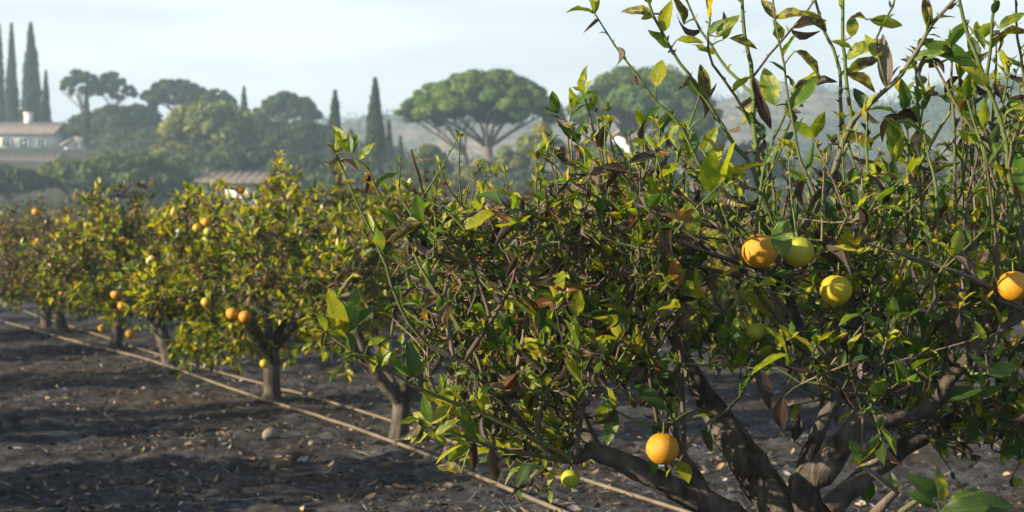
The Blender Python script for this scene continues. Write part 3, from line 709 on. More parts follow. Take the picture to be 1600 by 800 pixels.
def sphere(mb, r_, seg=28, rings=18, nip=0.0, squash=0.96):
    th = np.linspace(0, math.pi, rings + 1); ph = np.arange(seg) * 2 * math.pi / seg
    V = []
    for t in th:
        rr = r_ * math.sin(t) ; z = r_ * math.cos(t) * squash
        z -= nip * r_ * math.exp(-((math.pi - t) / 0.22) ** 2); z -= 0.05 * r_ * math.exp(-(t / 0.3) ** 2)
        for p in ph: k_ = 1 + 0.012 * math.sin(3 * p + 1) + 0.01 * math.sin(5 * p + t * 4); V.append((rr * k_ * math.cos(p), rr * k_ * math.sin(p), z))
    i, j = np.meshgrid(np.arange(rings), np.arange(seg), indexing='ij'); j2 = (j + 1) % seg
    mb.add(V, np.stack([i * seg + j, (i + 1) * seg + j, (i + 1) * seg + j2, i * seg + j2], -1).reshape(-1, 4))
FR = {}
def fruit_mesh(kind, big):
    if (kind, big) not in FR:
        mb = MB(); sphere(mb, 1.0, 40 if big else 20, 26 if big else 12, 0.16 if kind == 'lemon' else 0.0)
        m_ = {'orange': M_OR, 'lemon': M_YE, 'green': M_GY, 'yellow': M_YE}[kind]
        FR[(kind, big)] = mb.mesh('fruit', m_)
    return FR[(kind, big)]
cal = MB()
for q in range(5):
    a_ = q * 2 * math.pi / 5; leaves(cal, [[0, 0, 0]], [[math.cos(a_), math.sin(a_), -0.25]], [[0, 0, 1]], [0.0075], [0.006], [0.8], [0.1], [[1, 1, 1, 0]], False)
tube(cal, [[0, 0, -0.001], [0.001, 0, 0.012], [0.003, 0, 0.026]], [0.0022, 0.0017, 0.0015], 6)
CALM = cal.mesh('calyx', M_CAL)

def fruit(tree, px, py, rpx, y, kind, label=None, big=False, rot=(0, 0, 0)):
    w_ = at(px, py, y); rr = rpx * y / F
    o_ = link('fruit', fruit_mesh(kind, big)); o_.parent = tree
    sc_ = tree.scale[0]; inv = Matrix.LocRotScale(tree.location, tree.rotation_euler.to_quaternion(), tree.scale).inverted()
    o_.matrix_local = inv @ Matrix.LocRotScale(Vector(w_), Matrix.Rotation(rng.uniform(0, 6), 3, 'Z').to_quaternion() @ __import__('mathutils').Euler(rot).to_quaternion(), (rr, rr, rr))
    if label: o_['label'] = label
    c_ = link('calyx', CALM, o_); s_ = 1 / rr; c_.scale = (s_, s_, s_); c_.location = (0, 0, 0.90)
    return o_

# row one, along the hoses: each tree where its trunk meets the ground in the photograph
ROW1 = [((622, 695), 4, 0.9, 0.86, 'citrus tree with slim pale trunk just left of the big near tree'),
        ((425, 632), 2, 2.1, 0.90, 'glowing yellow green citrus tree with a pair of oranges low on its left'),
        ((272, 578), 0, 4.0, 0.94, 'citrus tree standing just left of the glowing yellow green tree'),
        ((178, 547), 3, 1.1, .93, 'citrus tree with the third trunk from the left edge'),
        ((101, 524), 1, 5.2, .93, 'brown topped citrus tree, second trunk from the left edge'),
        ((72, 514), 3, 3.1, .95, 'brown topped citrus tree, nearest trunk to the left edge')]
r1 = []
for (bp, v, rz, sc_, lb) in ROW1:
    p = ground_at(*bp); r1.append(citrus(v, p[0], p[1], rz, sc_, lb, 'citrus trees in the row along the hoses')); r1[-1].scale = (sc_ * 1.1, sc_ * 1.1, sc_)
y = 23.0; r = np.random.default_rng(77)
while y < 46:
    citrus(int(r.integers(0, 4)), row_x(1, y) + r.normal() * .1, y, r.uniform(0, 6.28), r.uniform(0.86, 0.97), 'citrus tree beyond the left end of the hose row', 'citrus trees in the row along the hoses'); y += 2.25
# row nought, left of the picture: its trees shade the ground
y = 1.2
while y < 30:
    citrus(int(r.integers(0, 4)), row_x(0, y) + r.normal() * .15, y, r.uniform(0, 6.28), r.uniform(0.84, 1.02), 'citrus tree of the row left of the photograph', 'citrus trees left of the picture'); y += 2.3
# rows behind
for k_ in range(2, 9):
    y = 6.8 + 0.7 * (k_ % 3)
    while y < 62:
        x = row_x(k_, y) + r.normal() * .12; px = 800 + F * x / y
        if -60 < px < 1720:
            lb = {2: 'citrus tree in the first row behind the hose row', 3: 'citrus tree in the second row behind the hose row'}.get(k_, 'citrus tree in the far rows of the orchard')
            citrus(int(r.integers(0, 4)), x, y + r.normal() * .1, r.uniform(0, 6.28), r.uniform(0.80, 0.93) * (1.18 if y < 12 and k_ == 2 else 1), lb, 'citrus trees in the rows behind')
        y += 2.25

for (ti, px, py, rp, kd, dy) in [
    (1, 363, 490, 11, 'orange', -1.02), (1, 383, 495, 11.5, 'orange', -1.05), (1, 376, 296, 8, 'orange', -0.6), (1, 410, 350, 6.5, 'orange', -.9), (1, 322, 347, 8, 'orange', -.85), (1, 308, 356, 8, 'yellow', -.85), (1, 325, 362, 8, 'green', -.85), (1, 413, 568, 8, 'yellow', -.95), (1, 322, 472, 9, 'yellow', -.9),
    (2, 214, 432, 8, 'orange', -.9), (2, 181, 460, 9, 'orange', -.9), (2, 191, 478, 8, 'orange', -.85), (2, 203, 522, 8, 'orange', -.8), (2, 192, 375, 6, 'orange', -.7),
    (3, 160, 513, 7.5, 'orange', -.8), (3, 119, 443, 6, 'orange', -.9), (3, 110, 432, 6, 'orange', -.9), (3, 136, 352, 6, 'yellow', -.7), (3, 96, 459, 5, 'orange', -.8),
    (4, 66, 465, 6.5, 'orange', -.9), (4, 60, 377, 6, 'orange', -.8), (4, 56, 331, 6.5, 'orange', -.5), (4, 51, 412, 5.5, 'orange', -.9), (5, 26, 420, 6, 'orange', -.9), (5, 34, 432, 6, 'orange', -.9), (5, 6, 410, 6, 'orange', -.9)]:
    fruit(r1[ti], px, py, rp * .9, r1[ti].location[1] + dy, kd)

# ------------------------------------------------------------------ the big near tree
D0 = 3.35
HB = np.array([0.66, 3.5, 0.0])
hero = thing('citrus_tree', HB, 'large near citrus tree filling the right with scorched leaves and tall bare shoots', 'citrus tree')
T = Tree(5); hr_ = T.r
def H3(lst):      # (px, py, depth offset, radius in px)
    return np.array([[*at(a, b, D0 + c), e * (D0 + c) / F] for a, b, c, e in lst])
def part(name, paths, matl, k=10, knot=0.20, col=(1, 1, 1, 0), step=0.03, label=None):
    mb = MB()
    for p in paths:
        S_ = spline(H3(p) if not isinstance(p, np.ndarray) else p, step)
        S_[:, 3] *= 0.70 if name == 'shoot' else 0.88
        wob = hr_.normal(size=(len(S_), 3)) * 0.0012; S_[:, :3] += wob
        T.path(mb, S_[:, :3], np.clip(S_[:, 3], 0.0012, 1), k, col, knot)
    o_ = link(name, mb.mesh(name, matl, origin=HB), hero)
    if label: o_['label'] = label
    return o_
trunk = np.array([[*HB[:2], -0.1, 0.13], [HB[0], HB[1], 0.08, 0.105], [HB[0] + .01, HB[1], 0.25, 0.085], [*at(1256, 985, D0 + .05), 0.075]])
part('trunk', [trunk], M_BARK, 16)
part('limb', [[(1245, 985, .05, 44), (1205, 880, 0, 34), (1140, 806, 0, 27), (1050, 762, 0, 21), (975, 722, -.02, 19), (925, 700, -.03, 15), (908, 652, -.02, 11), (848, 565, 0, 8), (810, 515, .02, 7), (770, 452, .05, 5.5), (735, 400, .08, 4.5), (697, 384, .1, 3.8), (672, 339, .1, 3.2), (660, 294, .1, 2.8), (641, 232, .1, 2.0)]], M_BARK, 12)
part('limb', [[(1255, 985, .1, 42), (1230, 830, .18, 36), (1170, 725, .25, 34), (1130, 664, .3, 28), (1108, 631, .3, 22), (1075, 570, .32, 14), (1040, 500, .35, 10), (1010, 430, .38, 7), (985, 350, .4, 5), (960, 300, .4, 3)]], M_BARK, 12)
part('limb', [[(1268, 985, -.05, 40), (1274, 850, -.1, 24), (1256, 755, -.12, 28), (1282, 738, -.14, 28), (1312, 697, -.15, 24), (1341, 662, -.15, 22), (1344, 640, -.14, 17), (1332, 616, -.12, 13), (1298, 582, -.1, 11), (1275, 556, -.1, 10), (1248, 506, -.1, 8.5), (1232, 455, -.1, 7.5), (1226, 410, -.1, 7)]], M_BARK, 12, label='stout lit limb bending at a knuckle')
part('limb', [[(1254, 745, -.1, 18), (1272, 690, -.05, 14), (1300, 633, 0, 12), (1312, 612, .05, 11), (1352, 560, .1, 9), (1345, 500, .15, 7), (1320, 430, .2, 5), (1300, 360, .2, 3.5)]], M_BARK, 10)
part('limb', [[(1344, 660, -.14, 17), (1390, 656, -.14, 14), (1440, 643, -.15, 13), (1462, 626, -.16, 13), (1480, 596, -.18, 12), (1520, 552, -.2, 11), (1560, 515, -.22, 10), (1600, 482, -.24, 9), (1680, 420, -.25, 7)]], M_BARK, 10)
part('limb', [[(1290, 800, .1, 22), (1350, 746, .15, 18), (1395, 712, .18, 17), (1432, 688, .2, 15), (1500, 650, .2, 12), (1552, 627, .2, 9), (1600, 609, .2, 7), (1680, 590, .2, 4)]], M_BARK, 10)
part('limb', [[(1098, 775, 0, 17), (1080, 735, .02, 13), (1062, 708, .03, 10), (1052, 676, .05, 8), (1040, 610, .1, 6), (1000, 560, .15, 5), (960, 500, .2, 4), (915, 420, .2, 3)]], M_BARK, 9)
part('limb', [[(925, 705, -.03, 12), (898, 718, -.06, 9), (850, 700, -.1, 7), (780, 622, -.14, 6), (725, 566, -.16, 5), (670, 540, -.18, 4)]], M_BARK, 8)
MC0 = (0.085, 0.095, 0.045, 0); GC = (0.085, 0.115, 0.038, 0); BC = (0.13, 0.105, 0.085, 0); MC = (0.095, 0.10, 0.05, 0)
SHOOTS = [
 ([(725, 566, -.16, 5), (670, 540, -.18, 4.4), (625, 480, -.2, 3.8), (603, 417, -.2, 3.4), (579, 360, -.2, 3.0), (552, 306, -.2, 2.6), (526, 240, -.2, 1.8)], MC0),
 ([(1240, 470, -.1, 5), (1216, 415, -.13, 5.2), (1175, 378, -.15, 4.8), (1152, 348, -.16, 4.6), (1135, 317, -.17, 4.4), (1111, 287, -.18, 4.2), (1091, 255, -.19, 4.0), (1062, 196, -.2, 3.6), (1025, 159, -.2, 3.1), (1001, 125, -.2, 2.8), (961, 71, -.2, 2.4), (929, 22, -.2, 1.8)], GC),
 ([(1226, 412, -.1, 6), (1205, 350, -.12, 5.5), (1177, 267, -.14, 5.2), (1150, 230, -.15, 5), (1119, 182, -.15, 4.6), (1089, 135, -.16, 4.2), (1062, 98, -.16, 3.8), (1035, 51, -.16, 3.4), (1011, 0, -.16, 3), (998, -50, -.16, 2)], GC),
 ([(1203, 350, -.12, 6.5), (1192, 300, -.08, 6.5), (1184, 262, -.08, 6.2), (1177, 189, -.06, 5.8), (1177, 145, -.05, 5.4), (1173, 101, -.05, 5), (1163, 54, -.04, 4.4), (1158, 0, -.04, 3.8), (1150, -60, -.04, 2)], GC),
 ([(1226, 412, -.1, 7), (1246, 368, -.1, 6.8), (1277, 324, -.1, 6.6), (1299, 280, -.1, 6.6), (1317, 223, -.1, 6.4), (1331, 189, -.1, 6), (1375, 149, -.12, 5.4), (1409, 115, -.13, 5), (1439, 67, -.14, 4.6), (1466, 27, -.15, 4.2), (1500, -10, -.16, 3.6), (1540, -50, -.16, 3)], (0.13, 0.125, 0.09, 0)),
 ([(1331, 186, -.1, 4.6), (1322, 118, -.06, 4.4), (1317, 67, -.05, 4), (1316, 0, -.04, 3.6), (1316, -60, -.04, 2.4)], GC),
 ([(1314, 225, -.1, 4.2), (1311, 108, 0, 3.9), (1290, 51, .02, 3.5), (1274, 0, .03, 3.1), (1262, -50, .03, 2.2)], GC),
 ([(1554, 520, -.22, 8), (1571, 466, -.24, 7.6), (1592, 419, -.26, 7.2), (1594, 368, -.27, 6.6), (1584, 317, -.27, 6), (1576, 267, -.26, 6), (1571, 216, -.26, 5.6), (1554, 162, -.25, 5.2), (1537, 115, -.25, 4.8), (1513, 57, -.25, 4.4), (1500, 0, -.25, 3.8), (1490, -60, -.25, 2.5)], GC),
 ([(1541, 125, -.25, 4), (1550, 61, -.28, 3.8), (1554, 0, -.3, 3.4), (1560, -50, -.3, 2.4)], GC),
 ([(1567, 258, -.25, 4.2), (1537, 219, -.2, 3.8), (1506, 182, -.18, 3.4), (1479, 135, -.16, 3), (1456, 91, -.15, 2.3)], MC),
 ([(1290, 560, -.05, 6), (1300, 513, -.05, 6), (1321, 473, -.06, 5.8), (1355, 422, -.08, 5.4), (1375, 378, -.1, 5.2), (1392, 334, -.1, 5), (1415, 287, -.1, 4.6), (1439, 250, -.1, 4.2), (1470, 200, -.1, 3.6), (1492, 160, -.1, 3), (1500, 120, -.1, 2)], (0.15, 0.17, 0.05, 0)),
 ([(1470, 610, -.12, 7), (1490, 513, -.08, 6), (1500, 466, -.06, 5.4), (1510, 412, -.05, 5), (1520, 351, -.04, 4.4), (1533, 307, -.03, 4), (1540, 250, -.02, 3)], BC),
 ([(1155, 361, .1, 5), (1135, 344, .1, 5), (1098, 321, .1, 4.8), (1040, 299, .1, 4.6), (993, 275, .1, 4.2), (966, 255, .1, 3.8), (939, 231, .1, 3.2), (892, 194, .1, 2.4), (872, 178, .1, 1.6)], BC),
 ([(1248, 506, -.1, 6.5), (1189, 442, -.05, 6), (1145, 425, -.03, 5.6), (1125, 402, 0, 5.2), (1091, 375, .02, 4.8), (1067, 344, .03, 4.2), (1037, 311, .03, 3.6), (1005, 262, .04, 2.4)], BC),
 ([(1155, 432, -.04, 4.6), (1111, 422, -.06, 4.2), (1067, 405, -.08, 3.6), (1040, 392, -.1, 2.6)], BC),
 ([(1300, 585, -.1, 6), (1240, 572, -.12, 5.4), (1200, 560, -.14, 4.6), (1150, 545, -.15, 3.4), (1100, 520, -.15, 2.4)], BC),
 ([(940, 480, .2, 4), (925, 400, .15, 3.8), (905, 320, .1, 3.2), (893, 260, .1, 2.8), (888, 215, .1, 2.2), (896, 170, .1, 1.6)], MC),
 ([(945, 300, .12, 3), (940, 240, .12, 3), (925, 195, .12, 2.6), (913, 148, .12, 1.8)], BC),
 ([(770, 640, -.14, 4.5), (735, 540, -.1, 4.2), (690, 470, -.08, 4), (657, 417, -.06, 3.8), (630, 360, -.05, 3.4), (600, 318, -.05, 3), (577, 268, -.05, 2.0)], MC),
 ([(890, 716, -.1, 6), (800, 668, -.16, 5), (750, 645, -.18, 4.6), (685, 620, -.22, 4), (615, 585, -.26, 3.4), (548, 546, -.3, 2.8), (508, 518, -.3, 1.8)], (0.12, 0.14, 0.05, 0)),
 ([(880, 722, -.1, 5), (800, 705, -.2, 4.2), (740, 690, -.22, 3.6), (690, 668, -.24, 3), (655, 655, -.24, 2.0)], MC),
 ([(548, 546, -.3, 2.6), (535, 500, -.3, 2.2), (526, 465, -.3, 1.6)], GC),
 ([(898, 640, 0, 5), (880, 540, .05, 4.4), (850, 440, .1, 4), (835, 360, .1, 3.4), (845, 290, .1, 2.8), (838, 250, .1, 2)], MC),
 ([(1120, 660, -.1, 5), (1090, 640, -.16, 4.4), (1050, 660, -.2, 4), (1010, 662, -.22, 3.6), (985, 655, -.22, 3), (960, 640, -.22, 2)], GC),
 ([(1140, 640, -.1, 4), (1110, 655, -.16, 3.4), (1080, 690, -.18, 3), (1062, 720, -.2, 2)], (0.12, 0.11, 0.06, 0)),
 ([(1060, 670, -.2, 3.5), (1042, 640, -.22, 3.2), (1035, 615, -.22, 2.4), (1030, 590, -.22, 1.6)], GC),
 ([(1218, 415, -.1, 4.5), (1265, 330, -.16, 4.4), (1272, 300, -.18, 4.2), (1250, 250, -.18, 3.6), (1235, 170, -.18, 3), (1225, 100, -.18, 2.6), (1210, 30, -.18, 2.4), (1205, -30, -.18, 1.8)], MC),
 ([(1180, 150, -.05, 4), (1140, 110, .02, 3.6), (1110, 70, .04, 3.2), (1085, 30, .05, 2.8), (1065, -20, .05, 2)], GC),
 ([(1177, 200, -.05, 3.6), (1150, 150, -.1, 3.4), (1128, 120, -.12, 3.2), (1105, 80, -.12, 2.8), (1108, 30, -.12, 2.4), (1100, -20, -.12, 1.8)], MC),
 ([(1175, 120, -.05, 3), (1215, 70, .03, 2.8), (1258, 20, .05, 2.6), (1285, -20, .05, 2)], BC),
 ([(1385, 140, -.12, 3), (1370, 60, -.14, 2.8), (1395, 10, -.14, 2.4), (1405, -30, -.14, 2)], MC),
 ([(1400, 480, 0, 4.5), (1430, 400, .02, 4), (1425, 320, .04, 3.4), (1432, 230, .05, 3), (1445, 150, .05, 2)], GC),
 ([(1510, 420, -.05, 4), (1545, 340, -.1, 3.6), (1560, 280, -.12, 3), (1600, 200, -.14, 2.4), (1640, 120, -.14, 2)], BC),
 ([(1640, 470, -.24, 6), (1625, 380, -.2, 5), (1618, 280, -.2, 4), (1605, 150, -.2, 3.4), (1590, 60, -.2, 3), (1585, -20, -.2, 2)], MC),
 ([(1395, 830, -.3, 9), (1410, 800, -.34, 7), (1450, 770, -.38, 5), (1468, 750, -.4, 3)], MC),
 ([(1310, 860, -.2, 16), (1370, 800, -.24, 13), (1400, 770, -.25, 9), (1350, 730, -.3, 5), (1345, 700, -.3, 3)], BC),
]
for q in range(34):      # leafy young shoots rising out of the crown
    px = hr_.uniform(1270, 1640) if q < 24 else hr_.uniform(860, 1250); py = 310 + hr_.uniform(-20, 60); tp = hr_.uniform(60, 210) if px > 1400 else hr_.uniform(130, 240)
    dx = hr_.uniform(-60, 70); dd_ = hr_.uniform(-.3, .4)
    SHOOTS.append(([(px, py + 60, dd_, 4), (px + dx * .3, (py * .6 + tp * .4), dd_, 3.6), (px + dx * .7, py * .25 + tp * .75, dd_ + .02, 3), (px + dx, tp, dd_ + .03, 1.8)], MC if q % 2 else GC))
for pts, c_ in SHOOTS: part('shoot', [pts], M_TWIG, 7, 0.08, c_, 0.04)
for pts, c_ in SHOOTS[:12] + SHOOTS[25:34] + SHOOTS[-34:]:      # sparse leaves and buds on the tall shoots
    S_ = spline(H3(pts), 0.03)
    n_ = len(S_)
    T.sprout(S_[n_ // 4:, :3], .52, .16, 0.064, 0.05, 0.034, 3, 0.42, 0.7)
    T.sprout(S_[:, :3], .55, .40, 0.017, 0.2, 0.022, 5, 0.75, 0.7)
for pts, c_ in SHOOTS[12:25]:
    S_ = spline(H3(pts), 0.03); T.sprout(S_[:, :3], .4, .3, 0.065, 0.3, 0.04, 3, 0.5)

# fill the crown: targets inside a drawn outline, spread through its depth
tw = MB()
top_px = [560, 640, 700, 760, 830, 900, 960, 1020, 1080, 1150, 1220, 1300, 1380, 1460, 1540, 1600, 1720]
top_py = [345, 310, 310, 330, 310, 255, 250, 235, 265, 270, 285, 285, 275, 250, 215, 190, 160]
bot_py = [440, 540, 640, 690, 715, 690, 670, 640, 610, 605, 620, 640, 670, 710, 740, 760, 780]
def pick(r):
    while True:
        px = r.uniform(640, 1700) if r.random() < .8 else r.uniform(700, 1050); a_ = np.interp(px, top_px, top_py); b_ = np.interp(px, top_px, bot_py)
        py = r.uniform(a_, b_); q = (px - 1240) / 620
        dep = 0.62 * math.sqrt(max(0.08, 1 - q * q * .8)); y = D0 + 0.12 + r.uniform(-1, 1) * dep * (1.0 if py < 620 else .5) + (0.1 if px > 1100 else 0)
        return at(px, py, y), px, py
tg = [pick(hr_) for _ in range(420)]
for q in range(34):      # long slender boughs on the near side
    px = hr_.uniform(690, 1640); p_ = at(px, np.interp(px, top_px, top_py) + hr_.uniform(0, 120), D0 + hr_.uniform(-.42, -.08))
    base_ = np.concatenate(T.nodes[:9]); w_ = np.linalg.norm(base_ - p_ + [0, 0, .18], axis=1); near_ = np.where(w_ < w_.min() * 1.5 + .05)[0]; q0 = base_[int(hr_.choice(near_))]
    P = spline([q0, (q0 + p_) / 2 + hr_.normal(size=3) * .03, p_], 0.05)
    if covers_fruit(P): continue
    T.path(tw, P, np.linspace(0.0065, 0.002, len(P)), 6, twigcol(hr_, 0), 0.08)
tg.sort(key=lambda q: np.linalg.norm(q[0] - at(1240, 760, D0)))
BR = []
for p, px, py in tg:
    P = fill_branch(T, tw, p, 6, 0.0024, 0.3, 0.7, 0.010, 0.05)
    if P is not None: BR.append((P, px, py))
A = np.concatenate([b_[0][len(b_[0]) // 3:] for b_ in BR])
def scorch(px, py):      # scorched patches of the crown, as the photograph shows them
    s = 0.32 + 0.5 * math.exp(-((px - 960) / 120) ** 2 - ((py - 270) / 110) ** 2) + 0.3 * math.exp(-((px - 740) / 100) ** 2 - ((py - 450) / 110) ** 2) + 0.25 * math.exp(-((px - 900) / 130) ** 2 - ((py - 470) / 120) ** 2) - .08 * (px > 1280)
    return min(.8, s)
cnt = 0
for q in range(1480):
    a_ = A[hr_.integers(0, len(A))]; px, py = to_px(a_)
    d = norm((UP * hr_.uniform(0.1, 1.2) + norm((a_ - at(1240, 620, D0 + .1))[None])[0] * 0.5 + hr_.normal(size=3) * 0.5)[None])[0]
    Lt = hr_.uniform(0.06, 0.2); e = a_ + d * Lt; ex, ey = to_px(e)
    if ey < np.interp(ex, top_px, top_py) - 8 or ex < 610 or (ex < 690 and ey > 560): continue
    P = spline([a_, (a_ + e) / 2 + hr_.normal(size=3) * 0.01, e], 0.05)
    if covers_fruit(P): continue
    tube(tw, P, np.linspace(0.0026, 0.0013, len(P)), 5, twigcol(hr_, 0.55))
    pd = scorch(px, py); py_ = (1 - pd) * hr_.choice([0.10, 0.28, 0.5])
    T.sprout(P, 1 - pd - py_, py_, hr_.choice([0.036, 0.048, 0.065, 0.082 if a_[1] < D0 + .05 else .05], p=[.42, .30, .16, .12]), 0.1, 0.028, 3, 0.75)
# bare upright tips standing clear of the crown, with small buds
for q in range(90):
    px = hr_.uniform(600, 1680); a0 = np.interp(px, top_px, top_py)
    a_, rq, _ = T.near(at(px, a0 + hr_.uniform(10, 90), D0 + hr_.uniform(-.4, .5)), 0)
    e = a_ + norm((UP + hr_.normal(size=3) * 0.28)[None])[0] * hr_.uniform(0.08, 0.2)
    P = spline([a_, (a_ + e) / 2 + hr_.normal(size=3) * 0.008, e], 0.04); tube(tw, P, np.linspace(0.0028, 0.0014, len(P)), 5, twigcol(hr_, 0.6))
    T.sprout(P, .45, .4, 0.022, 0.1, 0.02, 4, 0.85)
o_ = link('twigs', tw.mesh('twigs', M_TWIG, origin=HB), hero); o_['kind'] = 'stuff'

lf = MB(); nl = T.build_leaves(lf, True)
